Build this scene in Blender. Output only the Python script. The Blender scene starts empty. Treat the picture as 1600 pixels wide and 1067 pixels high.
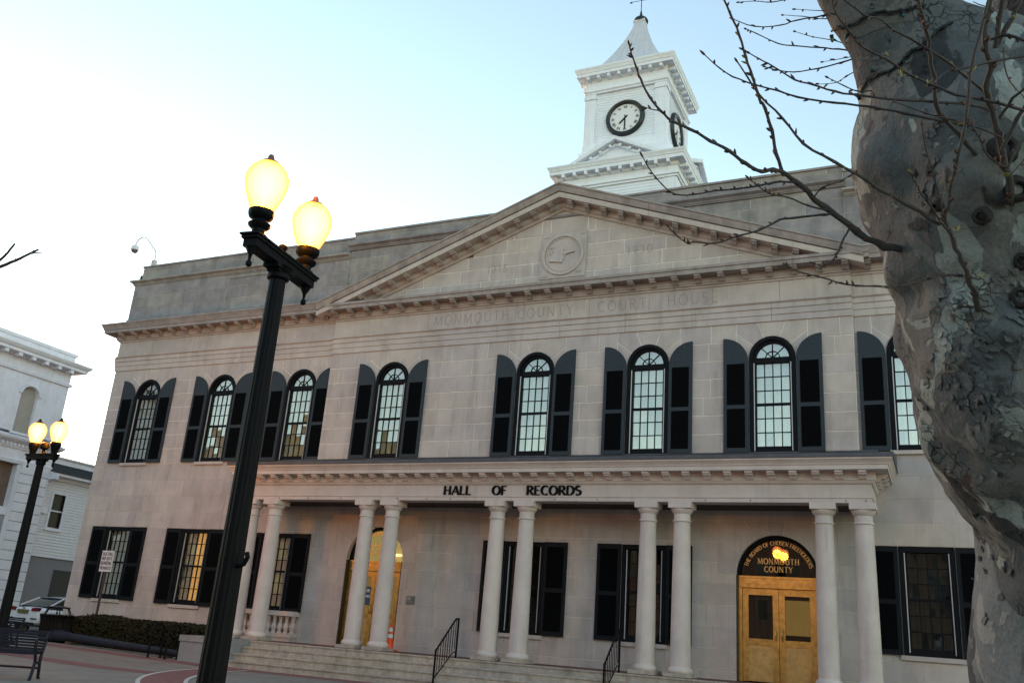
import bpy, bmesh, math, random
from mathutils import Vector, Matrix, noise
from mathutils.bvhtree import BVHTree
random.seed(7)
PI = math.pi
sc = bpy.context.scene
COL = sc.collection

# ------------------------------------------------------------------ camera
FPX, YAW, PITCH, ROLL = 1410.933, 0.4530, 0.3190, 0.0770
CAM = Vector((9.674, -21.955, 0.398))
def cam_axes():
    cy, sy, cp, sp = math.cos(YAW), math.sin(YAW), math.cos(PITCH), math.sin(PITCH)
    f = Vector((-sy*cp, cy*cp, sp)); r = Vector((cy, sy, 0)); u = r.cross(f)
    c, s = math.cos(ROLL), math.sin(ROLL)
    return c*r+s*u, -s*r+c*u, f
AR, AU, AF = cam_axes()
cd = bpy.data.cameras.new('camera'); cam = bpy.data.objects.new('camera', cd); COL.objects.link(cam)
cam.matrix_world = Matrix(((AR.x, AU.x, -AF.x, CAM.x), (AR.y, AU.y, -AF.y, CAM.y), (AR.z, AU.z, -AF.z, CAM.z), (0, 0, 0, 1)))
cd.sensor_width = 36; cd.lens = FPX*36/1600; cd.clip_start = .05; cd.clip_end = 3000
sc.camera = cam
# ------------------------------------------------------------------ sky, sun, exposure
SUN_EL, SUN_AZ = math.radians(4.5), math.radians(-58)      # azimuth from +Y, clockwise positive: behind the hall, to the left
w = bpy.data.worlds.new('World'); sc.world = w; w.use_nodes = True
nt = w.node_tree; bg = nt.nodes['Background']
sky = nt.nodes.new('ShaderNodeTexSky'); sky.sky_type = 'NISHITA'; sky.sun_disc = False
sky.sun_elevation = SUN_EL; sky.sun_rotation = SUN_AZ; sky.altitude = 0; sky.air_density = 0.85; sky.dust_density = 0.08; sky.ozone_density = 0.48
nt.links.new(sky.outputs[0], bg.inputs[0]); bg.inputs[1].default_value = 0.15
sd = bpy.data.lights.new('sun', 'SUN'); sd.energy = 2.0; sd.angle = math.radians(.6); sd.color = (1, .62, .36)
sun = bpy.data.objects.new('sun', sd); COL.objects.link(sun)
sdir = Vector((math.sin(SUN_AZ)*math.cos(SUN_EL), math.cos(SUN_AZ)*math.cos(SUN_EL), math.sin(SUN_EL)))
sun.rotation_euler = (-sdir).to_track_quat('-Z', 'Y').to_euler()
sc.view_settings.view_transform = 'Standard'; sc.view_settings.look = 'None'
sc.view_settings.gamma = 1; sc.view_settings.use_curve_mapping = False
sc.view_settings.exposure = 2.2
sc.render.engine = 'CYCLES'
sc.cycles.max_bounces = 8; sc.cycles.transparent_max_bounces = 24

def at(u, v, d):                      # a point seen at picture position u,v (1600 wide) at depth d metres
    return CAM + (AF + AR*((u-800)/FPX) - AU*((v-533.5)/FPX))*d
def proj(P):
    q = Vector(P)-CAM; z = max(q.dot(AF), .01)
    return 800+FPX*q.dot(AR)/z, 533.5-FPX*q.dot(AU)/z, z

# ------------------------------------------------------------------ materials
MATS = {}
def mat(name, col, rough=.7, metal=0, var=.0, scale=4, bump=0, bscale=40, spec=.4, rnd=0, col2=None, stain=0, stain_col=(.08, .075, .07), stretch=(1, 1, 1), coat=0, streak=0):
    if name in MATS: return MATS[name]
    m = bpy.data.materials.new(name); m.use_nodes = True; MATS[name] = m
    n, l = m.node_tree.nodes, m.node_tree.links
    b = n['Principled BSDF']; b.inputs['Roughness'].default_value = rough; b.inputs['Metallic'].default_value = metal
    b.inputs['Specular IOR Level'].default_value = spec
    if coat: b.inputs['Coat Weight'].default_value = coat
    geo = n.new('ShaderNodeNewGeometry')
    mp = n.new('ShaderNodeMapping'); mp.inputs['Scale'].default_value = stretch
    l.new(geo.outputs['Position'], mp.inputs['Vector'])
    def nz(s, det=5, vec=mp.outputs[0]):
        t = n.new('ShaderNodeTexNoise'); t.inputs['Scale'].default_value = s; t.inputs['Detail'].default_value = det; t.inputs['Roughness'].default_value = .6
        l.new(vec, t.inputs['Vector']); return t.outputs[0]
    def mixc(f, a, bb, mode='MIX'):
        x = n.new('ShaderNodeMix'); x.data_type = 'RGBA'; x.blend_type = mode
        if isinstance(f, float): x.inputs[0].default_value = f
        else: l.new(f, x.inputs[0])
        for s, v in ((6, a), (7, bb)):
            if isinstance(v, tuple): x.inputs[s].default_value = (*v, 1)
            else: l.new(v, x.inputs[s])
        return x.outputs[2]
    def ramp(f, a, bb):
        r = n.new('ShaderNodeMapRange'); r.inputs[1].default_value = a; r.inputs[2].default_value = bb
        l.new(f, r.inputs[0]); return r.outputs[0]
    c = tuple(col)
    if col2: c = mixc(ramp(nz(scale), .38, .62), c, tuple(col2))
    if var:
        f = ramp(nz(scale*1.7, 6), .3, .7)
        hi = n.new('ShaderNodeMapRange'); hi.inputs[3].default_value = 1-var; hi.inputs[4].default_value = 1+var; l.new(f, hi.inputs[0])
        cc = n.new('ShaderNodeCombineColor'); [l.new(hi.outputs[0], cc.inputs[k]) for k in range(3)]
        c = mixc(1.0, c, cc.outputs[0], 'MULTIPLY')
    if rnd:
        oi = n.new('ShaderNodeObjectInfo'); ad = n.new('ShaderNodeMath'); ad.operation = 'ADD'
        l.new(oi.outputs['Random'], ad.inputs[0]); l.new(geo.outputs['Random Per Island'], ad.inputs[1])
        fr = n.new('ShaderNodeMath'); fr.operation = 'FRACT'; l.new(ad.outputs[0], fr.inputs[0])
        hi = n.new('ShaderNodeMapRange'); hi.inputs[3].default_value = 1-rnd; hi.inputs[4].default_value = 1+rnd*.8; l.new(fr.outputs[0], hi.inputs[0])
        f2 = n.new('ShaderNodeMath'); f2.operation = 'MULTIPLY'; f2.inputs[1].default_value = 7.31; l.new(fr.outputs[0], f2.inputs[0])
        f3 = n.new('ShaderNodeMath'); f3.operation = 'FRACT'; l.new(f2.outputs[0], f3.inputs[0])
        hb = n.new('ShaderNodeMapRange'); hb.inputs[3].default_value = 1-rnd*1.05; hb.inputs[4].default_value = 1+rnd*.8; l.new(f3.outputs[0], hb.inputs[0])
        av = n.new('ShaderNodeMix'); av.inputs[0].default_value = .35; l.new(hi.outputs[0], av.inputs[2]); l.new(hb.outputs[0], av.inputs[3])
        cc = n.new('ShaderNodeCombineColor'); l.new(hi.outputs[0], cc.inputs[0]); l.new(hi.outputs[0], cc.inputs[1]); l.new(av.outputs[0], cc.inputs[2])
        c = mixc(1.0, c, cc.outputs[0], 'MULTIPLY')
    if stain:
        mp2 = n.new('ShaderNodeMapping'); mp2.inputs['Scale'].default_value = (1.6, 1.6, .45); l.new(geo.outputs['Position'], mp2.inputs['Vector'])
        f = ramp(nz(1.3, 8, mp2.outputs[0]), .5, .72)
        k = n.new('ShaderNodeMath'); k.operation = 'MULTIPLY'; k.inputs[1].default_value = stain; l.new(f, k.inputs[0])
        c = mixc(k.outputs[0], c, tuple(stain_col))
    if streak:
        mp3 = n.new('ShaderNodeMapping'); mp3.inputs['Scale'].default_value = (7, 7, .35); l.new(geo.outputs['Position'], mp3.inputs['Vector'])
        f = ramp(nz(1.0, 7, mp3.outputs[0]), .52, .75)
        g2 = ramp(nz(.6, 4), .40, .65)
        k = n.new('ShaderNodeMath'); k.operation = 'MULTIPLY'; l.new(g2, k.inputs[1]); l.new(f, k.inputs[0])
        k2 = n.new('ShaderNodeMath'); k2.operation = 'MULTIPLY'; k2.inputs[1].default_value = streak; l.new(k.outputs[0], k2.inputs[0])
        c = mixc(k2.outputs[0], c, tuple(stain_col))
    if isinstance(c, tuple): b.inputs['Base Color'].default_value = (*c, 1)
    else: l.new(c, b.inputs['Base Color'])
    if bump:
        bp = n.new('ShaderNodeBump'); bp.inputs['Strength'].default_value = bump; bp.inputs['Distance'].default_value = .01
        l.new(nz(bscale, 6), bp.inputs['Height']); l.new(bp.outputs[0], b.inputs['Normal'])
    return m
def emis(name, col, strength, pattern=None):
    m = bpy.data.materials.new(name); m.use_nodes = True; MATS[name] = m
    b = m.node_tree.nodes['Principled BSDF']; b.inputs['Base Color'].default_value = (*[x*.5 for x in col], 1)
    b.inputs['Emission Color'].default_value = (*col, 1); b.inputs['Emission Strength'].default_value = strength
    return m
def glass(name, fac=.16, tint=(.9, .95, .95), rough=.01):
    m = bpy.data.materials.new(name); m.use_nodes = True; MATS[name] = m
    n, l = m.node_tree.nodes, m.node_tree.links; n.remove(n['Principled BSDF'])
    t = n.new('ShaderNodeBsdfTransparent'); t.inputs[0].default_value = (*tint, 1)
    g = n.new('ShaderNodeBsdfGlossy'); g.inputs['Roughness'].default_value = rough; g.inputs[0].default_value = (1, 1, .98, 1)
    x = n.new('ShaderNodeMixShader'); x.inputs[0].default_value = fac
    tn = n.new('ShaderNodeTexNoise'); tn.inputs['Scale'].default_value = 2.5
    bp = n.new('ShaderNodeBump'); bp.inputs['Strength'].default_value = .02; bp.inputs['Distance'].default_value = .01
    ge = n.new('ShaderNodeNewGeometry'); l.new(ge.outputs['Position'], tn.inputs['Vector']); l.new(tn.outputs[0], bp.inputs['Height']); l.new(bp.outputs[0], g.inputs['Normal'])
    l.new(t.outputs[0], x.inputs[1]); l.new(g.outputs[0], x.inputs[2]); l.new(x.outputs[0], n['Material Output'].inputs[0])
    return m
STONE = mat('limestone', (.50, .432, .405), .82, var=.12, scale=1.1, bump=.3, bscale=55, rnd=.08, streak=.6, stain=.38, stain_col=(.21, .185, .165))
STONE_P = mat('limestone_portico', (.565, .49, .465), .8, var=.09, scale=1.3, bump=.2, bscale=60, rnd=.06, streak=.5, stain=.22, stain_col=(.2, .17, .15))
STONE_D = mat('limestone_weathered', (.285, .26, .255), .88, var=.22, scale=1.6, bump=.35, bscale=45, rnd=.14, streak=.6, stain=.5, stain_col=(.10, .097, .098))
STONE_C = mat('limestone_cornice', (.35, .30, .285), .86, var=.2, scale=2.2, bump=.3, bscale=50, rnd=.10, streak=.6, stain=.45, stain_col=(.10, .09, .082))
MORTAR = mat('lime_mortar', (.80, .75, .70), .9, var=.15, scale=3)
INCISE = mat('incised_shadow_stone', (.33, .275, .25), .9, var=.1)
GRANITE = mat('granite', (.25, .25, .26), .75, var=.6, scale=45, bump=.2, bscale=90, stain=.2)
STEPST = mat('step_stone', (.39, .34, .295), .85, var=.22, scale=5, bump=.4, bscale=50, rnd=.10, stain=.5, stain_col=(.12, .12, .09))
SHUT = mat('shutter_paint', (.030, .040, .050), .6, var=.12, scale=8, spec=.22)
SHUTK = mat('ground_shutter_dark', (.011, .0125, .015), .6, var=.15, scale=8, spec=.12)  # ground-floor shutters, darker than the upper ones
SHUTP = mat('shutter_louvre', (.003, .0035, .0042), .85, spec=.06)
BLACKF = mat('window_frame_paint', (.006, .007, .009), .6, spec=.12)
TRACK = mat('storm_track', (.55, .55, .56), .4, metal=.3)
GLASS = glass('window_glass', .20, (.92, .95, .92))
GLASSD = glass('dark_window_glass', .075, (.5, .56, .56))
CURT = mat('curtain_cloth', (.66, .66, .62), .9, var=.08, scale=7)
CURTY = mat('reflection_tint_curtain', (.62, .58, .40), .9, var=.1, scale=4)  # curtain colour stands in for the yellow-green reflection in some windows
CURTG = mat('grey_blind', (.22, .23, .23), .9, var=.15, scale=5)
DARK = mat('dark_interior', (.012, .012, .013), .9)
LEAD = mat('lead_flashing', (.075, .08, .095), .6, var=.25, scale=3)
BRASS = mat('brass', (.49, .325, .10), .36, metal=.8, var=.28, scale=5, bump=.05)
BRASSD = mat('brass_panel', (.54, .38, .15), .40, metal=.65, var=.22, scale=4)
GOLD = mat('gold_leaf', (.55, .37, .14), .4, metal=.5)
BLACK = mat('black_metal', (.0035, .0035, .0045), .55, spec=.12, var=.3, scale=20, bump=.15, bscale=70)
BRONZE = mat('painted_letter', (.004, .005, .006), .6, spec=.1)
WHITE = mat('white_paint', (.76, .81, .90), .55, var=.05, scale=2, stain=.15, stain_col=(.5, .49, .47), streak=.5)
WHITE2 = mat('white_paint_old', (.68, .69, .76), .6, var=.08, scale=1.5, stain=.25, stain_col=(.4, .39, .38), streak=.6)
ROOFW = mat('metal_spire', (.62, .64, .69), .45, metal=.2, var=.08, scale=3)
CONC = mat('plaza_concrete', (.205, .190, .165), .9, var=.16, scale=.9, bump=.3, bscale=60, stain=.35, stain_col=(.13, .12, .11))
BRICKP = mat('red_paver', (.20, .085, .08), .9, var=.2, scale=6, bump=.3, bscale=60)
KERB = mat('pale_kerb', (.5, .49, .46), .8, var=.1)
ASPH = mat('asphalt', (.05, .05, .053), .92, var=.2, scale=3, bump=.5, bscale=120)

# ------------------------------------------------------------------ mesh builder
class MB:
    def __init__(s): s.v = []; s.f = []; s.mi = []; s.cur = 0
    def add(s, vs, fs):
        o = len(s.v); s.v += [tuple(p) for p in vs]; s.f += [tuple(i+o for i in f) for f in fs]; s.mi += [s.cur]*len(fs); return s
    def box(s, x0, x1, y0, y1, z0, z1):
        return s.add([(x0, y0, z0), (x1, y0, z0), (x1, y1, z0), (x0, y1, z0), (x0, y0, z1), (x1, y0, z1), (x1, y1, z1), (x0, y1, z1)],
                     [(0, 3, 2, 1), (4, 5, 6, 7), (0, 1, 5, 4), (1, 2, 6, 5), (2, 3, 7, 6), (3, 0, 4, 7)])
    def prism(s, poly, y0, y1):          # poly in x,z; y0 front
        n = len(poly)
        a = sum(poly[i][0]*poly[(i+1) % n][1]-poly[(i+1) % n][0]*poly[i][1] for i in range(n))
        if a < 0: poly = poly[::-1]
        return s.add([(x, y0, z) for x, z in poly]+[(x, y1, z) for x, z in poly],
                     [tuple(range(n)), tuple(range(2*n-1, n-1, -1))]+[(i, i+n, (i+1) % n+n, (i+1) % n) for i in range(n)])
    def tube(s, pts, rad, seg=8, cap=True, flute=0):
        pts = [Vector(p) for p in pts]; n = len(pts)
        if not isinstance(rad, (list, tuple)): rad = [rad]*n
        prev = None; vs = []
        for i, p in enumerate(pts):
            t = (pts[min(i+1, n-1)]-pts[max(i-1, 0)]).normalized()
            if prev is None: a = t.orthogonal().normalized() if abs(t.z) < .99 else Vector((1, 0, 0))
            else:
                a = prev - t*prev.dot(t); a = a.normalized() if a.length > 1e-6 else t.orthogonal().normalized()
            prev = a; b = t.cross(a)
            for k in range(seg):
                q = 2*PI*k/seg; r = rad[i]*(1-flute*(k % 2))
                vs.append(p+(a*math.cos(q)+b*math.sin(q))*r)
        fs = [(i*seg+k, i*seg+(k+1) % seg, (i+1)*seg+(k+1) % seg, (i+1)*seg+k) for i in range(n-1) for k in range(seg)]
        if cap: fs += [tuple(range(seg-1, -1, -1)), tuple(range((n-1)*seg, n*seg))]
        return s.add(vs, fs)
    def lathe(s, prof, c=(0, 0, 0), seg=20, sx=1, sy=1):     # prof (r,z)
        vs = [(c[0]+r*sx*math.cos(2*PI*k/seg), c[1]+r*sy*math.sin(2*PI*k/seg), c[2]+z) for r, z in prof for k in range(seg)]
        n = len(prof)
        fs = [(i*seg+k, i*seg+(k+1) % seg, (i+1)*seg+(k+1) % seg, (i+1)*seg+k) for i in range(n-1) for k in range(seg)]
        if prof[0][0] > 1e-4: fs.append(tuple(range(seg-1, -1, -1)))
        if prof[-1][0] > 1e-4: fs.append(tuple(range((n-1)*seg, n*seg)))
        return s.add(vs, fs)
    def sweep(s, path, prof, closed=False):   # path xy list (outside on the right hand); prof closed polygon (out, z)
        n = len(path); m = len(prof); P = [Vector((*p, 0)) for p in path]; vs = []
        for i in range(n):
            d0 = (P[i]-P[i-1]).normalized() if (closed or i > 0) else None
            d1 = (P[(i+1) % n]-P[i]).normalized() if (closed or i < n-1) else None
            if d0 is None: d0 = d1
            if d1 is None: d1 = d0
            n0 = Vector((d0.y, -d0.x, 0)); n1 = Vector((d1.y, -d1.x, 0)); b = (n0+n1); b = b/(1+n0.dot(n1))
            for o, z in prof: vs.append((P[i].x+b.x*o, P[i].y+b.y*o, z))
        fs = []
        for i in range(n if closed else n-1):
            j = (i+1) % n
            for k in range(m): fs.append((i*m+k, j*m+k, j*m+(k+1) % m, i*m+(k+1) % m))
        if not closed: fs += [tuple(range(m-1, -1, -1)), tuple(range((n-1)*m, n*m))]
        return s.add(vs, fs)
    def mesh(s, name, mats, smooth=False):
        me = bpy.data.meshes.new(name); me.from_pydata(s.v, [], s.f)
        for m in (mats if isinstance(mats, (list, tuple)) else [mats]): me.materials.append(m)
        if any(s.mi): me.polygons.foreach_set('material_index', s.mi)
        bm = bmesh.new(); bm.from_mesh(me); bmesh.ops.recalc_face_normals(bm, faces=bm.faces); bm.to_mesh(me); bm.free()
        if smooth:
            for p in me.polygons: p.use_smooth = True
            try: me.set_sharp_from_angle(angle=math.radians(40))
            except Exception: pass
        me.update(); return me
    def build(s, name, mats, parent=None, smooth=False, loc=None):
        return link(name, s.mesh(name, mats, smooth), parent, loc)
def link(name, data, parent=None, loc=None, rot=None, scale=None):
    o = bpy.data.objects.new(name, data); COL.objects.link(o)
    if parent: o.parent = parent
    if loc is not None: o.location = loc
    if rot is not None: o.rotation_euler = rot
    if scale is not None: o.scale = scale
    return o
def tag(o, label, cat, group=None):
    o['label'] = label; o['category'] = cat
    if group: o['group'] = group
    return o
def thing(name, label, cat, loc=(0, 0, 0), rz=0, group=None):
    o = bpy.data.objects.new(name, None); COL.objects.link(o); o.location = loc; o.rotation_euler = (0, 0, rz); o.empty_display_size = .2
    return tag(o, label, cat, group)
def struct(o): o['kind'] = 'structure'; return o
def stuff(o): o['kind'] = 'stuff'; return o
def copy_part(o, parent, loc=None):
    c = o.copy(); COL.objects.link(c); c.parent = parent
    if loc is not None: c.location = loc
    return c

# ------------------------------------------------------------------ stroke lettering
def arc(cx, cy, rx, ry, a0, a1, n=10): return [(cx+rx*math.cos(math.radians(a0+(a1-a0)*i/n)), cy+ry*math.sin(math.radians(a0+(a1-a0)*i/n))) for i in range(n+1)]
GL = {  # width, [(weight, points)]
 'A': (.78, [(0, [(.06, 0), (.39, 1)]), (1, [(.39, 1), (.72, 0)]), (0, [(.19, .36), (.59, .36)])]),
 'B': (.62, [(1, [(.12, 0), (.12, 1)]), (1, [(.12, .97)]+arc(.32, .75, .2, .22, 90, -90)+[(.12, .53)]), (1, [(.12, .53)]+arc(.34, .28, .23, .25, 90, -90)+[(.12, .03)])]),
 'C': (.72, [(1, arc(.42, .5, .34, .48, 50, 310, 16))]),
 'D': (.76, [(1, [(.12, 0), (.12, 1)]), (1, [(.12, .97)]+arc(.32, .5, .36, .47, 90, -90, 14)+[(.12, .03)])]),
 'E': (.60, [(1, [(.12, 0), (.12, 1)]), (0, [(.12, .97), (.54, .97)]), (0, [(.12, .52), (.45, .52)]), (0, [(.12, .03), (.56, .03)])]),
 'F': (.56, [(1, [(.12, 0), (.12, 1)]), (0, [(.12, .97), (.53, .97)]), (0, [(.12, .52), (.44, .52)])]),
 'G': (.76, [(1, arc(.42, .5, .34, .48, 50, 330, 16)), (1, [(.70, .42), (.70, .14)]), (0, [(.50, .42), (.74, .42)])]),
 'H': (.80, [(1, [(.14, 0), (.14, 1)]), (1, [(.66, 0), (.66, 1)]), (0, [(.14, .52), (.66, .52)])]),
 'I': (.30, [(1, [(.15, 0), (.15, 1)])]),
 'K': (.70, [(1, [(.12, 0), (.12, 1)]), (0, [(.12, .45), (.58, 1)]), (1, [(.28, .62), (.64, 0)])]),
 'L': (.58, [(1, [(.12, 0), (.12, 1)]), (0, [(.12, .03), (.54, .03)])]),
 'M': (.96, [(0, [(.12, 0), (.16, 1)]), (1, [(.16, 1), (.48, .1)]), (0, [(.48, .1), (.80, 1)]), (1, [(.80, 1), (.84, 0)])]),
 'N': (.80, [(0, [(.12, 0), (.12, 1)]), (1, [(.12, 1), (.66, 0)]), (0, [(.66, 0), (.66, 1)])]),
 'O': (.82, [(1, arc(.41, .5, .34, .48, 0, 360, 22))]),
 'P': (.60, [(1, [(.12, 0), (.12, 1)]), (1, [(.12, .97)]+arc(.32, .72, .22, .25, 90, -90)+[(.12, .47)])]),
 'R': (.68, [(1, [(.12, 0), (.12, 1)]), (1, [(.12, .97)]+arc(.32, .74, .22, .23, 90, -90)+[(.12, .51)]), (1, [(.30, .5), (.64, 0)])]),
 'S': (.58, [(1, arc(.29, .74, .2, .23, 40, 230, 9)+arc(.29, .27, .22, .25, 70, -140, 10))]),
 'T': (.66, [(1, [(.33, 0), (.33, 1)]), (0, [(.04, .97), (.62, .97)])]),
 'U': (.78, [(1, [(.12, 1), (.12, .35)]+arc(.39, .33, .27, .31, 180, 360, 10)+[(.66, 1)])]),
 'V': (.74, [(1, [(.06, 1), (.37, 0)]), (0, [(.37, 0), (.68, 1)])]),
 'X': (.72, [(1, [(.08, 1), (.64, 0)]), (0, [(.08, 0), (.64, 1)])]),
 'Y': (.72, [(1, [(.06, 1), (.36, .48)]), (0, [(.66, 1), (.36, .48)]), (1, [(.36, .48), (.36, 0)])]),
 '0': (.66, [(1, arc(.33, .5, .25, .48, 0, 360, 18))]),
 '1': (.36, [(1, [(.18, 0), (.18, 1)])]),
 '3': (.58, [(1, arc(.28, .74, .2, .23, 150, -80, 10)+arc(.28, .27, .23, .25, 80, -150, 10))]),
 '5': (.58, [(1, [(.5, .97), (.17, .97), (.13, .56)]+arc(.27, .32, .23, .29, 110, -150, 12))]),
 '7': (.60, [(1, [(.06, .97), (.54, .97), (.22, 0)])]),
 '9': (.60, [(1, arc(.3, .70, .22, .27, 0, 360, 14)), (1, [(.52, .70), (.46, .3), (.2, 0)])]),
 ' ': (.40, []), '.': (.3, [(1, [(.12, .46), (.12, .54)])]), '-': (.5, [(1, [(.08, .45), (.42, .45)])]),
}
def text_width(t, h, sp=.08): return sum(GL[c][0]+sp for c in t)*h-sp*h
def lettering(mb, t, h, xf, y0, th, thick=.15, thin=.075, serif=True, sp=.08, center=True):
    x = -text_width(t, h, sp)/2 if center else 0; k = 0
    for ch in t:
        wd, strokes = GL[ch]
        segs = list(strokes)
        if serif:
            for wt, pts in strokes:
                if ch in 'OCGS0': continue
                for p in (pts[0], pts[-1]):
                    if (p[1] < .01 or p[1] > .99) : segs.append((2, [(p[0]-.13, .025 if p[1] < .5 else .975), (p[0]+.13, .025 if p[1] < .5 else .975)]))
        for wt, pts in segs:
            hw = (thin, thick, .05)[wt]*h/2; k += 1; yy = y0-.0004*(k % 7)
            P = [Vector((x+p[0]*h, p[1]*h)) for p in pts]; n = len(P); loop = (P[0]-P[-1]).length < 1e-5 and n > 3
            L, Rr = [], []
            for i in range(n):
                a = P[i-1] if i > 0 else (P[-2] if loop else None); b = P[i+1] if i < n-1 else (P[1] if loop else None)
                d0 = (P[i]-a).normalized() if a is not None else None; d1 = (b-P[i]).normalized() if b is not None else None
                d0 = d0 or d1; d1 = d1 or d0
                n0 = Vector((-d0.y, d0.x)); n1 = Vector((-d1.y, d1.x)); q = (n0+n1)/max(1+n0.dot(n1), .4)
                f = hw
                if serif and ch in 'OCGS0DRPB' and n > 6: f = hw*(.55+.6*abs(n1.x))
                L.append(P[i]+q*f); Rr.append(P[i]-q*f)
            vs = []
            for yv in (yy, yy+th):
                for q in L+Rr: X, Z = xf(q.x, q.y); vs.append((X, yv, Z))
            m = 2*n; fs = []
            for i in range(n-1):
                fs += [(i, n+i, n+i+1, i+1), (m+i, m+i+1, m+n+i+1, m+n+i), (i, i+1, m+i+1, m+i), (n+i, m+n+i, m+n+i+1, n+i+1)]
            fs += [(0, m, m+n, n), (n-1, 2*n-1, m+2*n-1, m+n-1)]
            mb.add(vs, fs)
        x += (wd+sp)*h
    return mb
# ------------------------------------------------------------------ ground
def gz(x, y=0): return -.77+.15*min(max((-x-7)/7.5, 0), 1)
def sheet(name, xs, ys, m, dz=0):
    mb = MB(); nx = len(xs)
    mb.v = [(x, y, gz(x)+dz) for y in ys for x in xs]
    mb.f = [(j*nx+i, j*nx+i+1, (j+1)*nx+i+1, (j+1)*nx+i) for j in range(len(ys)-1) for i in range(nx-1)]; mb.mi = [0]*len(mb.f)
    return struct(mb.build(name, m))
sheet('ground', [-900, -300, -60, -30, -14.5, -7, 40, 200, 900], [-900, -100, -30, 0, 60, 300, 900], ASPH, -.10)
sheet('plaza', [-19, -16.5, -14.5, -12, -10, -7, 0, 10, 30], [-45, -30, -15, -6, 0, .4], CONC, 0)
sheet('pavement', [-28.0, -26.6], [-40, 0, 40], CONC, 0)
def flat_poly(name, rings, m, dz):      # strip between two polylines
    a, b = rings; n = len(a); mb = MB()
    mb.add([(x, y, gz(x)+dz) for x, y in a]+[(x, y, gz(x)+dz) for x, y in b], [(i, i+1, n+i+1, n+i) for i in range(n-1)])
    return struct(mb.build(name, m))
# red paver bands and the ring set in the plaza (sheets 4 mm apart)
def line(x0, x1, y, n=14): return [(x0+(x1-x0)*i/n, y) for i in range(n+1)]
flat_poly('paver_band', (line(-16, 12, -2.68), line(-16, 12, -3.45)), BRICKP, .004)
flat_poly('paver_band', (line(-16, -4.6, -6.55), line(-16, -4.6, -7.3)), BRICKP, .004)
RC = (5.28, -.3)
def ring(r, a0=0, a1=360, n=72): return [(RC[0]+r*math.cos(math.radians(a0+(a1-a0)*i/n)), RC[1]+r*math.sin(math.radians(a0+(a1-a0)*i/n))) for i in range(n+1)]
flat_poly('paver_ring', (ring(12.36, 195, 345), ring(11.62, 195, 345)), BRICKP, .008)
flat_poly('ring_edging', (ring(12.44, 195, 345), ring(12.36, 195, 345)), KERB, .012)
flat_poly('ring_edging', (ring(11.62, 195, 345), ring(11.54, 195, 345)), KERB, .012)
for x in (-13, -9.5, -6, -2.5, 1, 4.5): flat_poly('plaza_joint', ([(x, -30), (x, -7.2)], [(x+.02, -30), (x+.02, -7.2)]), ASPH, .002)
for y in (-4.9, -12.5, -15.5): flat_poly('plaza_joint', (line(-16, 12, y), line(-16, 12, y+.02)), ASPH, .003)

# ================================================================== COURTHOUSE
H = thing('courthouse', 'grey limestone courthouse with pediment, columned portico and dark arched shutters', 'courthouse')
XS = [-14.77, -11.46, -8.24, -4.82, -.17, 3.04, 6.20, 9.37]
XL, XR, BL, BR = -16.6, 17.2, -7.15, 8.12     # wall ends, ends of the projecting centre
YC = -.10
cells = []          # (polygon, front y, material key)
def subtract(r, holes):
    out = [r]
    for h in holes:
        nx = []
        for (a, b, c, d) in out:
            e, f, g, i = h
            if e >= b-1e-6 or f <= a+1e-6 or g >= d-1e-6 or i <= c+1e-6: nx.append((a, b, c, d)); continue
            if e > a: nx.append((a, e, c, d))
            if f < b: nx.append((f, b, c, d))
            aa, bb = max(a, e), min(b, f)
            if g > c: nx.append((aa, bb, c, g))
            if i < d: nx.append((aa, bb, i, d))
        out = nx
    return [q for q in out if q[1]-q[0] > .03 and q[3]-q[2] > .03]
def courses(x0, x1, zs, holes, y, key, L=1.05, seed=0):
    rr = random.Random(seed)
    for k in range(len(zs)-1):
        x = x0; off = L*(.5 if k % 2 else 1.0)
        first = True
        while x < x1-1e-4:
            x2 = min(x+(off if first else L*rr.uniform(.85, 1.2)), x1); first = False
            if x1-x2 < .3: x2 = x1
            for q in subtract((x, x2, zs[k], zs[k+1]), holes):
                cells.append(([(q[0], q[2]), (q[1], q[2]), (q[1], q[3]), (q[0], q[3])], y, key))
            x = x2
def arch_zone(xc, R, hw, zs, zt, y, key, angs=(0, 38, 70, 110, 142, 180)):
    def hit(a):
        c, s = math.cos(a), math.sin(a)
        t = min(hw/abs(c) if abs(c) > 1e-6 else 1e9, (zt-zs)/s if s > 1e-6 else 1e9)
        return (xc+c*t, zs+s*t)
    ca = math.atan2(zt-zs, hw)
    for a0, a1 in zip(angs[:-1], angs[1:]):
        a0, a1 = math.radians(a0), math.radians(a1)
        arcp = [(xc+R*math.cos(a0+(a1-a0)*i/6), zs+R*math.sin(a0+(a1-a0)*i/6)) for i in range(7)]
        outer = [hit(a1)]
        for cc, pt in ((PI-ca, (xc-hw, zt)), (ca, (xc+hw, zt))):
            if a0 < cc < a1: outer.append(pt)
        outer.append(hit(a0))
        cells.append((arcp+outer, y, key))
WR = .56; SPR = 7.49; UB = 5.13; UT = 8.44
def hole_up(x): return [(x-WR, x+WR, UB, SPR), (x-.86, x+.86, SPR, UT)]
upz = [UB, 5.60, 6.07, 6.54, 7.02, SPR, 7.96, UT]
hl = [h for x in XS for h in hole_up(x)]
courses(XL, BL, upz, hl, 0, 's', seed=1); courses(BL, BR, upz, hl, YC, 's', seed=2); courses(BR, XR, upz, hl, 0, 's', seed=3)
for x in XS: arch_zone(x, WR, .86, SPR, UT, YC if BL < x < BR else 0, 's')
loz = [-.95, -.40, .10, .58, 1.07, 1.55, 2.04, 2.52, 3.0, 3.5, 4.03, 4.54, 5.06, UB]
LOWW = [0, 1, 2, 4, 5, 7]; DR = .93; DZ = 2.25
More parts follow.
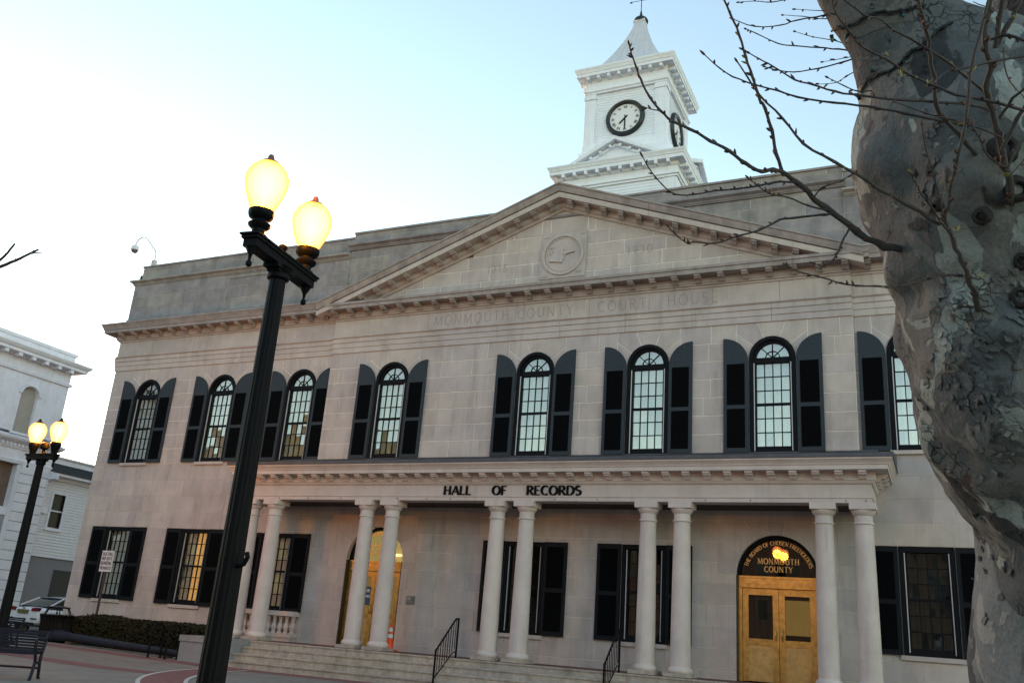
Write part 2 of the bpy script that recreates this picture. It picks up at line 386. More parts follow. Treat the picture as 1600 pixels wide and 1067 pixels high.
LT = {0: 3.01, 1: 3.0, 2: 2.93, 4: 2.88, 5: 2.88, 7: 2.99}; LB = {0: .73, 1: .71, 2: .71, 4: .58, 5: .58, 7: .72}
hl = [(XS[i]-WR, XS[i]+WR, LB[i]-.10, LT[i]) for i in LOWW]
DX = (XS[3]+.03, XS[6])
for x in DX: hl += [(x-DR, x+DR, -.95, DZ), (x-1.35, x+1.35, DZ, 3.5)]
courses(XL, XR, loz, hl, 0, 'l', L=1.0, seed=4)
for x in DX: arch_zone(x, DR, 1.35, DZ, 3.5, 0, 'l', (0, 30, 60, 80, 100, 120, 150, 180))
# parapet stones
pz = [10.40, 10.80, 11.25, 11.70]
courses(XL+.05, BL+.1, pz, [], .0, 'p', L=1.5, seed=5); courses(BL+.1, BR-.1, pz+[12.02], [], .03, 'p', L=1.5, seed=6); courses(BR-.1, XR, pz, [], .0, 'p', L=1.5, seed=7)
courses(XL+.18, BL+.1, [11.90, 12.30, 12.47], [], .12, 'p', L=1.3, seed=8); courses(BL+.1, BR-.1, [12.16, 12.46, 12.62], [], .10, 'p', L=1.4, seed=9); courses(BR-.1, XR, [11.90, 12.30, 12.47], [], .12, 'p', L=1.3, seed=10)
# tympanum stones, clipped under the raking cornice
AX, AZ, SL = .40, 12.99, .368           # apex of the pediment, slope
PX0, PX1 = AX-8.05, AX+8.05
def clip_slope(poly):
    out = poly
    for sgn in (1, -1):
        src, out2 = out, []
        f = lambda p: (AZ-.66-SL*sgn*(p[0]-AX))-p[1]
        for i in range(len(src)):
            a, b = src[i], src[(i+1) % len(src)]; fa, fb = f(a), f(b)
            if fa >= 0: out2.append(a)
            if fa*fb < 0: t = fa/(fa-fb); out2.append((a[0]+(b[0]-a[0])*t, a[1]+(b[1]-a[1])*t))
        out = out2
        if len(out) < 3: return []
    return out
n0 = len(cells); SEAL = (AX-.66, AX+.76, 10.22, 11.66)
courses(-7, 7.9, [9.97, 10.36, 10.77, 11.19, 11.61, 12.4], [SEAL], YC, 't', L=1.15, seed=11)
keep = []
for poly, y, k in cells[n0:]:
    q = clip_slope(poly)
    if len(q) >= 3:
        ar = abs(sum(q[i][0]*q[(i+1) % len(q)][1]-q[(i+1) % len(q)][0]*q[i][1] for i in range(len(q))))/2
        if ar > .01: keep.append((q, y, k))
cells[n0:] = keep
def shrink(poly, g):
    n = len(poly); a = sum(poly[i][0]*poly[(i+1) % n][1]-poly[(i+1) % n][0]*poly[i][1] for i in range(n))
    if a < 0: poly = poly[::-1]
    out = []
    for i in range(n):
        p, q, r = Vector(poly[i-1]), Vector(poly[i]), Vector(poly[(i+1) % n])
        d0, d1 = (q-p).normalized(), (r-q).normalized()
        n0, n1 = Vector((-d0.y, d0.x)), Vector((-d1.y, d1.x)); b = (n0+n1)/max(1+n0.dot(n1), .35)
        out.append(tuple(q+b*g))
    return out
wall = MB()
for poly, y, k in cells: wall.add([(x, y+.010, z) for x, z in poly], [tuple(range(len(poly)))])
WALL = wall.build('wall', MORTAR, H)
def pixarea(c):
    P = [proj((x, c[1], z)) for x, z in c[0]]
    if all(p[0] < 0 or p[0] > 1600 or p[1] < 0 or p[1] > 1067 for p in P): return 0
    cx = sum(p[0] for p in P)/len(P); cy = sum(p[1] for p in P)/len(P)
    if cx > 1430+max(0, (cy-650)*.25): return .1
    return abs(sum(P[i][0]*P[(i+1) % len(P)][1]-P[(i+1) % len(P)][0]*P[i][1] for i in range(len(P))))/2
cells.sort(key=lambda c: -pixarea(c))
rest = {}
KM = {'s': STONE, 'l': STONE, 'p': STONE_D, 't': STONE}
GAP = {'s': .012, 'l': .005, 'p': .007, 't': .014}
for i, (poly, y, k) in enumerate(cells):
    jit = random.Random(i).uniform(0, .003)
    q = shrink(poly, GAP[k])
    if i < 290:
        cx = sum(p[0] for p in q)/len(q); cz = sum(p[1] for p in q)/len(q)
        MB().prism([(x-cx, z-cz) for x, z in q], -jit, .16).build('stone', KM[k], WALL, loc=(cx, y, cz))
    else:
        rest.setdefault(k, MB()).prism(q, y-jit, y+.16)
for k, mb in rest.items(): stuff(mb.build('stone_field', KM[k], WALL))
# the body behind the facing, its flat roof
b = MB(); b.box(XL+.02, XR, .55, 15, -.95, 12.2); b.box(XL+.02, XL+.3, .165, .55, -.95, 12.2); b.box(XR-.3, XR, .165, .55, -.95, 12.2); b.box(XL+.3, XR-.3, .165, .55, 8.45, 12.3); b.box(XL+.3, XR-.3, .165, .55, 3.6, 5.0)
b.build('building_core', DARK, H)
# -------------------- main entablature
def profx(mb, prof, x0, x1): return mb.sweep([(x0, 0), (x1, 0)], prof)     # out = -y
def blocks(name, prof, x0, x1, m, L, y=0, gap=.004):
    n = max(1, round((x1-x0)/L)); d = (x1-x0)/n
    for i in range(n): profx(MB(), [(o-y, z) for o, z in prof], x0+i*d+(gap if i else 0), x0+(i+1)*d-(gap if i < n-1 else 0)).build(name, m, H)
ARCHI = [(-.2, 8.44), (.03, 8.44), (.03, 8.60), (.05, 8.61), (.05, 8.76), (.075, 8.77), (.075, 8.89), (.12, 8.93), (.12, 8.96), (-.2, 8.96)]
FRIEZE = [(-.2, 8.963), (.04, 8.963), (.04, 9.497), (-.2, 9.497)]
BED = [(-.2, 9.50), (.07, 9.50), (.07, 9.545), (.12, 9.56), (.13, 9.60), (.15, 9.61), (.15, 9.755), (-.2, 9.755)]
CORN = [(-.2, 9.757), (.45, 9.757), (.45, 9.86), (.47, 9.87), (.49, 9.93), (.54, 10.03), (.56, 10.04), (.56, 10.08), (.0, 10.20), (-.2, 10.2)]
CORNC = [(-.2, 9.757), (.45, 9.757), (.45, 9.87), (.48, 9.88), (.48, 9.955), (-.2, 9.97)]
for x0, x1, y in ((XL, BL, 0), (BL, BR, YC), (BR, XR, 0)):
    blocks('architrave_stone', ARCHI, x0, x1, STONE, 2.0, y); blocks('frieze_stone', FRIEZE, x0, x1, STONE, 1.7, y)
    profx(MB(), [(o-y, z) for o, z in BED], x0, x1).build('bed_moulding', STONE, H)
c = MB(); c.sweep([(XL, 8), (XL, 0), (BL-.35, 0)], CORN); c.build('cornice', STONE_C, H)
c = MB(); c.sweep([(XL, 8), (XL, .02), (XL+.01, .02)], [(-.2, 8.44), (.03, 8.44), (.09, 8.93), (.04, 9.0), (.04, 9.5), (.15, 9.6), (.15, 9.755), (-.2, 9.755)]); c.build('entablature_return', STONE, H)
profx(MB(), CORN, BR+.35, XR).build('cornice', STONE_C, H)
profx(MB(), [(o+.1, z) for o, z in CORNC], BL-.45, BR+.45).build('cornice', STONE_C, H)
# modillions: one shape, many copies
mm = MB().prism([(0, 0), (.32, 0), (.32, -.055), (.27, -.075), (.25, -.11), (.13, -.13), (.06, -.2), (0, -.2)], -.075, .075)
mm.v = [(y, -x, z) for x, y, z in mm.v]      # out along -y
MOD = mm.mesh('modillion', STONE_C); MODP = mm.mesh('modillion', STONE_P)
def modillions(x0, x1, n, y, z, data=MOD, sc_=(1, 1, 1)):
    for i in range(n): link('modillion', data, H, (x0+(x1-x0)*i/(n-1), y, z), None, sc_)
modillions(XL+.3, BL-.35, 16, -.15, 9.755, sc_=(1, .85, .85)); modillions(BL+.1, BR-.1, 26, -.25, 9.755, sc_=(1.05, .85, .85)); modillions(BR+.4, 12.5, 7, -.15, 9.755, sc_=(1, .85, .85))
for i in range(6): link('modillion', MOD, H, (XL-.15, .5+i*.6, 9.755), (0, 0, -PI/2), (1, .85, .85))
# raking cornices
def rake(prof, name, m, x_in=0, seglen=2.7):
    for sgn in (1, -1):
        L = 8.05+x_in; n = round(L/seglen); mbs = []
        for i in range(n):
            a, b_ = L*i/n+(.004 if i else 0), L*(i+1)/n-(.004 if i < n-1 else 0)
            vs = [(AX+sgn*t, -o, AZ-SL*t+z) for t in (a, b_) for o, z in prof]; k = len(prof)
            MB().add(vs, [tuple(range(k)), tuple(range(2*k-1, k-1, -1))]+[(j, j+k, (j+1) % k+k, (j+1) % k) for j in range(k)]).build(name, m, H)
rake([(-.1, 0), (.66, -.0), (.66, -.05), (.63, -.06), (.61, -.15), (.58, -.235), (-.1, -.235)], 'raking_cornice', STONE_C)
rake([(-.1, -.237), (.50, -.237), (.50, -.262), (.56, -.27), (.555, -.42), (-.1, -.42)], 'raking_fascia', STONE)
rake([(-.05, -.422), (.25, -.422), (.25, -.55), (.22, -.57), (.17, -.60), (.15, -.66), (-.05, -.66)], 'raking_bed_moulding', STONE, -.9, 7)
ang = math.atan(SL)
for sgn in (1, -1):
    for i in range(14):
        t = .32+i*.515
        link('modillion', MOD, H, (AX+sgn*t, -.25, AZ-.43-SL*t), (0, sgn*ang, 0), (1.05, .85, .80))
# pediment back filling
MB().add([(AX-7.3, .0, 9.9), (AX+7.3, .0, 9.9), (AX, .0, 12.6), (AX-7.3, .4, 9.9), (AX+7.3, .4, 9.9), (AX, .4, 12.6)], [(0, 1, 2), (5, 4, 3), (0, 2, 5, 3), (1, 4, 5, 2)]).build('pediment_core', DARK, H)
# parapet mouldings
BASE = [(-.25, 10.12), (.03, 10.12), (.03, 10.37), (.01, 10.398), (-.25, 10.398)]
CAP = [(-.3, 0), (.02, 0), (.03, .03), (.05, .04), (.06, .08), (.13, .12), (.15, .13), (.15, .19), (-.02, .205), (-.3, .205)]
TOP = [(-.6, 0), (.05, 0), (.05, .06), (-.6, .08)]
MB().sweep([(XL+.05, 8), (XL+.05, 0), (BL+.1, 0)], BASE).build('parapet_base', STONE_D, H); profx(MB(), BASE, BR-.1, XR).build('parapet_base', STONE_D, H)
MB().sweep([(XL+.05, 8), (XL+.05, 0), (BL+.1, 0)], [(o, z+11.70) for o, z in CAP]).build('parapet_cap', STONE_D, H)
profx(MB(), [(o+.0, z+12.0) for o, z in CAP], BL+.04, BR-.04).build('parapet_cap', STONE_D, H); profx(MB(), [(o, z+11.70) for o, z in CAP], BR-.1, XR).build('parapet_cap', STONE_D, H)
MB().sweep([(XL+.18, 8), (XL+.18, .12), (BL+.1, .12)], [(o-.02, z+12.47) for o, z in TOP]).build('coping', STONE_D, H)
profx(MB(), [(o-.11, z+12.62) for o, z in TOP], BL+.1, BR-.1).build('coping', STONE_D, H); profx(MB(), [(o-.14, z+12.47) for o, z in TOP], BR-.1, XR).build('coping', STONE_D, H)
c = MB(); c.box(XL+.05, XL+.4, .17, 8, 10.4, 11.7); c.box(XL+.2, XL+.5, .29, 8, 11.7, 12.46); c.build('parapet_return', STONE_D, H)
# recessed panels of the parapet, framed
for x0, x1 in ((-12.0, -8.6),):
    f = MB(); f.box(x0-.09, x0, -.03, .02, 10.42, 11.62); f.box(x1, x1+.09, -.03, .02, 10.42, 11.62); f.box(x0, x1, -.028, .02, 11.54, 11.62); f.build('panel_frame', STONE_D, H)
# seal and carved words
s = MB(); s.box(*SEAL[:2], YC-.03, YC+.1, *SEAL[2:]); S = s.build('seal', STONE, H)
scx, scz = (SEAL[0]+SEAL[1])/2, (SEAL[2]+SEAL[3])/2
def ringprism(mb, cx, cz, r0, r1, y0, y1, n=40):
    vs = []
    for r, y in ((r0, y0), (r1, y0), (r1, y1), (r0, y1)):
        vs += [(cx+r*math.cos(2*PI*i/n), y, cz+r*math.sin(2*PI*i/n)) for i in range(n)]
    return mb.add(vs, [(k*n+i, k*n+(i+1) % n, ((k+1) % 4)*n+(i+1) % n, ((k+1) % 4)*n+i) for k in range(4) for i in range(n)])
r_ = MB(); ringprism(r_, scx, scz, .55, .64, YC-.07, YC-.02); ringprism(r_, scx, scz, .50, .53, YC-.05, YC-.02); r_.build('seal_ring', STONE, S)
# scales and scroll in low relief, each piece its own
def relief(f): r_ = MB(); f(r_); r_.build('relief', STONE, S)
relief(lambda r_: r_.prism([(scx-.06, scz-.26), (scx+.0, scz-.26), (scx+.03, scz+.16), (scx-.04, scz+.16)], YC-.09, YC-.03)); relief(lambda r_: r_.prism([(scx+.0, scz-.02), (scx+.36, scz+.03), (scx+.36, scz+.06), (scx, scz+.04)], YC-.085, YC-.03))
relief(lambda r_: r_.prism([(scx-.40, scz-.20), (scx-.02, scz-.25), (scx-.02, scz-.21), (scx-.40, scz-.16)], YC-.08, YC-.03)); relief(lambda r_: r_.prism([(scx-.02, scz-.25), (scx+.1, scz-.02), (scx+.07, scz), (scx-.06, scz-.2)], YC-.082, YC-.03))
for dx, dz in ((-.38, .2), (-.34, .1), (-.4, .02), (-.3, .22)): relief(lambda r_: r_.box(scx+dx, scx+dx+.03, YC-.07, YC-.03, scz+dz, scz+dz+.03))
for dx, dz in ((-.62, -.66), (.42, -.58), (-.6, .56), (.5, .58)): relief(lambda r_: r_.box(scx+dx, scx+dx+.16, YC-.05, YC-.03, scz+dz, scz+dz+.025))

def word(name, t, x, z, h, y, m, th, sx=1, **k):
    return lettering(MB(), t, h, lambda a, b_: (x+a*sx, z+b_), y, th, **k).build(name, m, H)
sans = dict(thick=.075, thin=.06, serif=False, sp=.26)
for t, x in (('MONMOUTH', -2.33), ('.', -1.0), ('COUNTY', .02), ('.', 1.28), ('COURT', 2.27), ('.', 3.3), ('HOUSE', 4.2)): word('carved_word', t, x, 9.07, .31, YC-.0425, INCISE, .006, **dict(sans, sp=.2))
word('carved_date', '1715', -1.62, 10.60, .24, YC-.005, INCISE, .01, **sans); word('carved_date', '1930', 2.72, 10.72, .24, YC-.005, INCISE, .01, **sans)
# -------------------- windows
def pane_grid(W, parent, xc, y, z0, z1, hw, nx, nz_, gm, single=True):
    dx, dz = 2*hw/nx, (z1-z0)/nz_
    m = MB()
    for i in range(1, nx): m.box(xc-hw+i*dx-.011, xc-hw+i*dx+.011, y-.02, y+.02, z0, z1)
    for j in range(1, nz_):
        if j == nz_//2: m.box(xc-hw-.03, xc+hw+.03, y-.045, y+.03, z0+j*dz-.028, z0+j*dz+.028)
        else: m.box(xc-hw, xc+hw, y-.018, y+.018, z0+j*dz-.011, z0+j*dz+.011)
    m.build('muntin', BLACKF, W)
    if single:
        pm = MB().box(-dx/2, dx/2, -.003, .003, -dz/2, dz/2).mesh('pane', gm)
        for i in range(nx):
            for j in range(nz_):
                o = link('pane', pm, W, (xc-hw+(i+.5)*dx, y, z0+(j+.5)*dz), (random.uniform(-.02, .02), 0, random.uniform(-.025, .025)))
    else:
        g = MB()
        for i in range(nx):
            for j in range(nz_): g.box(xc-hw+i*dx, xc-hw+(i+1)*dx, y-.003, y+.003, z0+j*dz, z0+(j+1)*dz)
        stuff(g.build('glazing', gm, W))
def curtain(W, xc, y, z0, z1, hw, m, name='curtain', amp=.018, n=44):
    c = MB(); ph = random.uniform(0, 6)
    for i in range(n+1):
        x = xc-hw+2*hw*i/n; yy = y+amp*math.sin(i*1.15+ph)+amp*.5*math.sin(i*.43+ph*2)
        c.v += [(x, yy, z0), (x, yy+amp*.4*math.sin(i*.9), z1)]
    c.f = [(2*i, 2*i+2, 2*i+3, 2*i+1) for i in range(n)]; c.mi = [0]*n
    c.build(name, m, W, smooth=True)
def shutter(W, x0, x1, y, z0, z1, arch, side):
    sh = MB(); t = .05
    if arch:
        R = x1-x0; xi = x0 if side > 0 else x1       # hinge edge
        pts = [(xi+side*(R-R*math.cos(math.radians(a))), z1-R+R*math.sin(math.radians(a))) for a in range(0, 91, 9)]
        poly = [(xi, z0)]+pts+[(xi+side*R, z0)]
    else: poly = [(x0, z0), (x1, z0), (x1, z1), (x0, z1)]
    sh.prism(poly, y-t, y)
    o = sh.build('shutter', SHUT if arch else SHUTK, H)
    pt = z1-(.68 if arch else .12); mid = z0+(pt-z0)*.505; bw = .085
    for a, b_ in ((z0+.11, mid-.045), (mid+.055, pt)):
        p = MB(); n = int((b_-a)/.045)          # louvred infill, set in
        p.box(x0+bw, x1-bw, y-t-.002, y-t+.002, a, b_)
        for i in range(n):
            z = a+(b_-a)*(i+.5)/n; p.add([(x0+bw, y-t-.003, z-.018), (x1-bw, y-t-.003, z-.018), (x1-bw, y-t-.016, z-.012), (x0+bw, y-t-.016, z-.012), (x0+bw, y-t-.003, z+.016), (x1-bw, y-t-.003, z+.016)], [(0, 1, 2, 3), (3, 2, 5, 4)])
        p.build('louvre_panel', SHUTP, o)
    return o
CWARM = emis('lamp_lit_blind', (1, .50, .13), .13)
CWARM2 = emis('lamp_lit_room', (1, .60, .20), .28)
WIN = []
for i, x in enumerate(XS):
    y = YC if BL < x < BR else 0
    W = MB()
    arcpts = lambda r, zc: [(x+r*math.cos(PI*k/16), zc+r*math.sin(PI*k/16)) for k in range(17)]
    # outer frame: jambs, arch, transom, bottom rail
    def arch_ring(mb, r0, r1, zc, y0, y1):
        a, b_ = arcpts(r0, zc), arcpts(r1, zc)
        for k in range(16): mb.prism([a[k], b_[k], b_[k+1], a[k+1]], y0, y1)
    arch_ring(W, .47, WR-.002, SPR, y-.03, y+.14); arch_ring(W, .40, .472, SPR, y+.03, y+.13)
    for sg in (-1, 1):
        a, b_ = sorted((x+sg*.47, x+sg*(WR-.002))); W.box(a, b_, y-.03, y+.14, UB, SPR)
        a, b_ = sorted((x+sg*.395, x+sg*.472)); W.box(a, b_, y+.03, y+.13, UB+.0, SPR)
    W.box(x-.472, x+.472, y+.025, y+.125, SPR-.12, SPR+.02); W.box(x-.472, x+.472, y+.02, y+.135, UB, UB+.14)
    Wn = W.build('window', BLACKF, H)
    f = MB(); f.box(x-.452, x-.432, y+.0, y+.028, UB+.03, SPR-.12); f.box(x+.432, x+.452, y+.0, y+.028, UB+.03, SPR-.12); f.build('storm_track', TRACK, Wn)
    pane_grid(W, Wn, x, y+.09, UB+.14, SPR-.12, .395, 4, 6, GLASS) if False else pane_grid(Wn, Wn, x, y+.09, UB+.14, SPR-.12, .395, 4, 6, GLASS, single=(i != 0))
    fm = MB(); zc = SPR+.02
    for a in (45, 90, 135):
        c_, s_ = math.cos(math.radians(a)), math.sin(math.radians(a))
        fm.prism([(x+.02*s_, zc-.02*c_*0), (x+.40*c_+.011*s_, zc+.39*s_-.011*c_), (x+.40*c_-.011*s_, zc+.39*s_+.011*c_), (x-.02*s_, zc)], y+.07, y+.11)
    a_, b_ = arcpts(.16, zc), arcpts(.182, zc)
    for k in range(16): fm.prism([a_[k], b_[k], b_[k+1], a_[k+1]], y+.072, y+.108)
    fm.build('fanlight_bars', BLACKF, Wn)
    MB().prism(arcpts(.405, zc-.005), y+.088, y+.094).build('fanlight_glass', GLASS, Wn)
    curtain(Wn, x, y+.24, UB+.02, SPR+.55, .58, CURTG if i == 0 else CURTY if i in (2, 3) else CURT, 'curtain')
    if i in (0, 1, 7):
        MB().box(x-.60, x+.60, -.07, .1, UB-.09, UB-.002).build('sill', STONE, Wn)
    for sg in (-1, 1):
        a, b_ = sorted((x+sg*.575, x+sg*1.185)); shutter(None, a, b_, y-.02, UB-.01 if i not in (0, 1, 7) else UB, 8.04, True, sg)
for i in LOWW:
    x = XS[i]; z0, z1 = LB[i], LT[i]; W = MB()
    for sg in (-1, 1):
        a, b_ = sorted((x+sg*.47, x+sg*(WR-.002))); W.box(a, b_, -.03, .14, z0, z1-.004)
        a, b_ = sorted((x+sg*.395, x+sg*.472)); W.box(a, b_, .03, .13, z0, z1-.1)
    W.box(x-.47, x+.47, -.028, .14, z1-.12, z1-.005); W.box(x-.472, x+.472, .02, .135, z0, z0+.15)
    Wn = W.build('window', BLACKF, H)
    f = MB(); f.box(x-.452, x-.432, .0, .028, z0+.06, z1-.13); f.box(x+.432, x+.452, .0, .028, z0+.06, z1-.13); f.build('storm_track', TRACK, Wn)
    pane_grid(Wn, Wn, x, .09, z0+.15, z1-.12, .395, 4, 6, GLASS if i in (0, 1, 2) else GLASSD, single=(i not in (2,)))
    if i == 1:
        curtain(Wn, x+.22, .27, z0, z1, .36, CWARM, 'lit_curtain'); curtain(Wn, x-.32, .25, z0, z1, .22, CURT, 'curtain')
    elif i == 7: curtain(Wn, x, .3, z0, z1, .56, CURTG, 'curtain', amp=.03)
    elif i in (4, 5): curtain(Wn, x+.1, .32, z0, z0+.9, .5, CURTG, 'curtain')
    else: curtain(Wn, x-.05, .27, z0, z1, .5, CURT, 'curtain')
    MB().box(x-.62, x+.62, -.06, .12, z0-.098, z0-.003).build('sill', STONE, Wn)
    for sg in (-1, 1):
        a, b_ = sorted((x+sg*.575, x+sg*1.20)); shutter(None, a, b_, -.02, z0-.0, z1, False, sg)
# -------------------- portico
CX = [k*3.912+s*.401 for k in range(-2, 3) for s in (-1, 1)]; CY = -1.30; FZ = -.08
prof = [(.0, -.08), (.235, 0), (.26, .02), (.27, .05), (.26, .085), (.235, .105), (.225, .125)]
prof = [(.255, 0), (.272, .025), (.277, .05), (.27, .08), (.25, .105), (.232, .115), (.222, .14)]
shaft = [(.222-.036*((k/12)**1.6), .14+(3.22-.14)*k/12) for k in range(13)]
prof2 = [(.186, 3.22), (.186, 3.255), (.208, 3.262), (.215, 3.28), (.208, 3.298), (.188, 3.305), (.186, 3.44), (.205, 3.455), (.235, 3.50), (.252, 3.535), (.25, 3.56)]
PSH = MB().lathe(shaft, seg=32).mesh('shaft', STONE_P, True); PBA = MB().lathe(prof, seg=32).mesh('base', STONE_P, True); PCA = MB().lathe(prof2, seg=32).mesh('capital', STONE_P, True)
PAB = MB().box(-.265, .265, -.265, .265, 3.562, 3.70).mesh('abacus', STONE_P); PPL = MB().box(-.30, .30, -.30, .30, FZ, -.001).mesh('plinth_block', STEPST)
for x in CX:
    o = bpy.data.objects.new('column', PSH); COL.objects.link(o); o.parent = H; o.location = (x, CY, 0); o.rotation_euler = (0, 0, random.uniform(0, 6))
    for nm, d in (('base', PBA), ('capital', PCA)): link(nm, d, o)
    for nm, d in (('abacus', PAB), ('plinth_block', PPL)): link(nm, d, o, None, (0, 0, -o.rotation_euler[2]))
EX0, EX1, EYF = -8.40, 8.42, CY-.19
path = [(EX0, -.012), (EX0, EYF), (EX1, EYF), (EX1, -.012)]
MB().sweep(path, [(-.40, 3.703), (0, 3.703), (0, 3.79), (.02, 3.80), (.02, 3.825), (0, 3.83), (0, 4.10), (-.40, 4.10)]).build('portico_architrave', STONE_P, H)
MB().sweep(path, [(-.3, 4.102), (.02, 4.102), (.05, 4.13), (.07, 4.17), (.09, 4.175), (.09, 4.355), (-.3, 4.355)]).build('portico_frieze', STONE_P, H)
MB().sweep(path, [(-.3, 4.357), (.36, 4.357), (.36, 4.45), (.38, 4.46), (.39, 4.49), (.44, 4.55), (.46, 4.56), (.46, 4.60), (-.3, 4.62)]).build('portico_cornice', STONE_P, H)
c = MB(); c.sweep(path, [(-.3, 4.622), (.475, 4.602), (.485, 4.602), (.485, 4.69), (.2, 4.74), (-.3, 4.74)])
c.add([(EX0-.48, EYF-.48, 4.70), (EX1+.48, EYF-.48, 4.70), (EX1+.48, -.02, 5.02), (EX0-.48, -.02, 5.02), (EX0-.48, EYF-.48, 4.6), (EX1+.48, EYF-.48, 4.6), (EX1+.48, -.02, 4.6), (EX0-.48, -.02, 4.6)], [(0, 1, 2, 3), (0, 3, 7, 4), (1, 5, 6, 2), (4, 7, 6, 5)])
c.v = [(x, y-(.003 if i >= 24 else 0), z) for i, (x, y, z) in enumerate(c.v)]
c.build('portico_roof', LEAD, H)
MB().box(BL-1.3, BR+.4, -.14, -.011, 5.02, 5.125).build('roof_flashing', LEAD, H)
for i in range(36): link('modillion', MODP, H, (EX0+.15+(EX1-EX0-.3)*i/35, EYF-.09, 4.353), None, (1.08, .72, .80))
for k in (0, 1):
    for i in range(3): link('modillion', MODP, H, ((EX0-.09, EX1+.09)[k], -1.2+i*.44, 4.353), (0, 0, (-PI/2, PI/2)[k]), (1.08, .72, .80))
MB().box(EX0+.1, EX1-.1, EYF+.41, -.012, 3.74, 3.84).build('portico_ceiling', mat('shade_soffit', (.055, .042, .034), .8, var=.2, scale=2), H)  # ceiling coloured dark to deepen the shade under the portico
word('hall_lettering', 'HALL', -1.51, 3.848, .225, EYF-.03, BRONZE, .03, thick=.20, thin=.10, sp=.03, sx=1.27)
word('hall_lettering', 'OF', -.31, 3.848, .225, EYF-.03, BRONZE, .03, thick=.20, thin=.10, sp=.03, sx=1.27)
word('hall_lettering', 'RECORDS', 1.16, 3.848, .225, EYF-.03, BRONZE, .03, thick=.20, thin=.10, sp=.04, sx=1.27)
for x in (-7.2, -6.2, -5.1, -3.3, -2.4, -1.7, 1.2, 2.3, 4.9, 5.9, 7.9, 8.3): MB().tube([(x, EYF-.012, 3.745), (x, EYF+.05, 3.745)], .014, 8).build('anchor_stud', BRONZE, H)
# floor, steps, plinths
FLOORB = mat('porch_floor_edge', (.15, .07, .055), .85, var=.2, scale=5)
MB().box(-8.6, 9.0, -1.63, -.012, FZ-.06, FZ-.004).build('porch_floor', FLOORB, H)
R4 = (.77+FZ)/4
for k in range(4):
    z1 = FZ-.012-R4*k if k == 0 else FZ-R4*k; yf = -1.655-.30*k
    x = -7.32+.0; rr = random.Random(40+k); first = True
    while x < 9.0:
        x2 = min(x+rr.uniform(1.3, 2.4)*(.6 if first and k % 2 else 1), 9.05); first = False
        if 9.05-x2 < .5: x2 = 9.05
        dz = rr.uniform(0, .004)
        st = MB().prism([(yf, -.9), (yf, z1-.045), (yf-.025, z1-.04), (yf-.03, z1-.01), (yf-.02, z1-dz), (yf+.42, z1-dz), (yf+.42, -.9)], x+.004, x2-.004)
        st.v = [(b_, a, z) for a, b_, z in st.v]
        st.build('step_stone', STEPST, H); x = x2
c = MB(); c.box(-8.95, -7.325, -2.50, -.3, -.95, -.24); c.box(-8.98, -7.322, -2.53, -.3, -.238, FZ-.005); c.build('stair_plinth', GRANITE, H)
c = MB(); c.box(9.06, 10.6, -2.50, -.3, -.95, -.24); c.box(9.058, 10.63, -2.53, -.3, -.238, FZ-.005); c.build('stair_plinth', GRANITE, H)
# window balustrade beside the left columns
B = MB(); B.box(-9.45, -7.05, -.30, -.012, .60, .70); B.box(-9.43, -7.07, -.28, -.012, .702, .73)
BA = B.build('balustrade', STONE_P, H); MB().box(-9.45, -7.05, -.30, -.012, .02, .13).build('bottom_rail', STONE_P, BA); MB().box(-9.42, -7.08, -.27, -.012, -.09, .018).build('apron', STONE_P, BA)
bal = MB().lathe([(.075, .13), (.075, .16), (.05, .175), (.055, .20), (.085, .26), (.09, .30), (.07, .36), (.042, .41), (.04, .45), (.055, .46), (.042, .475), (.06, .54), (.075, .56), (.075, .60)], seg=16).mesh('baluster', STONE_P, True)
for i in range(11): link('baluster', bal, BA, (-9.30+i*.215, -.16, 0))
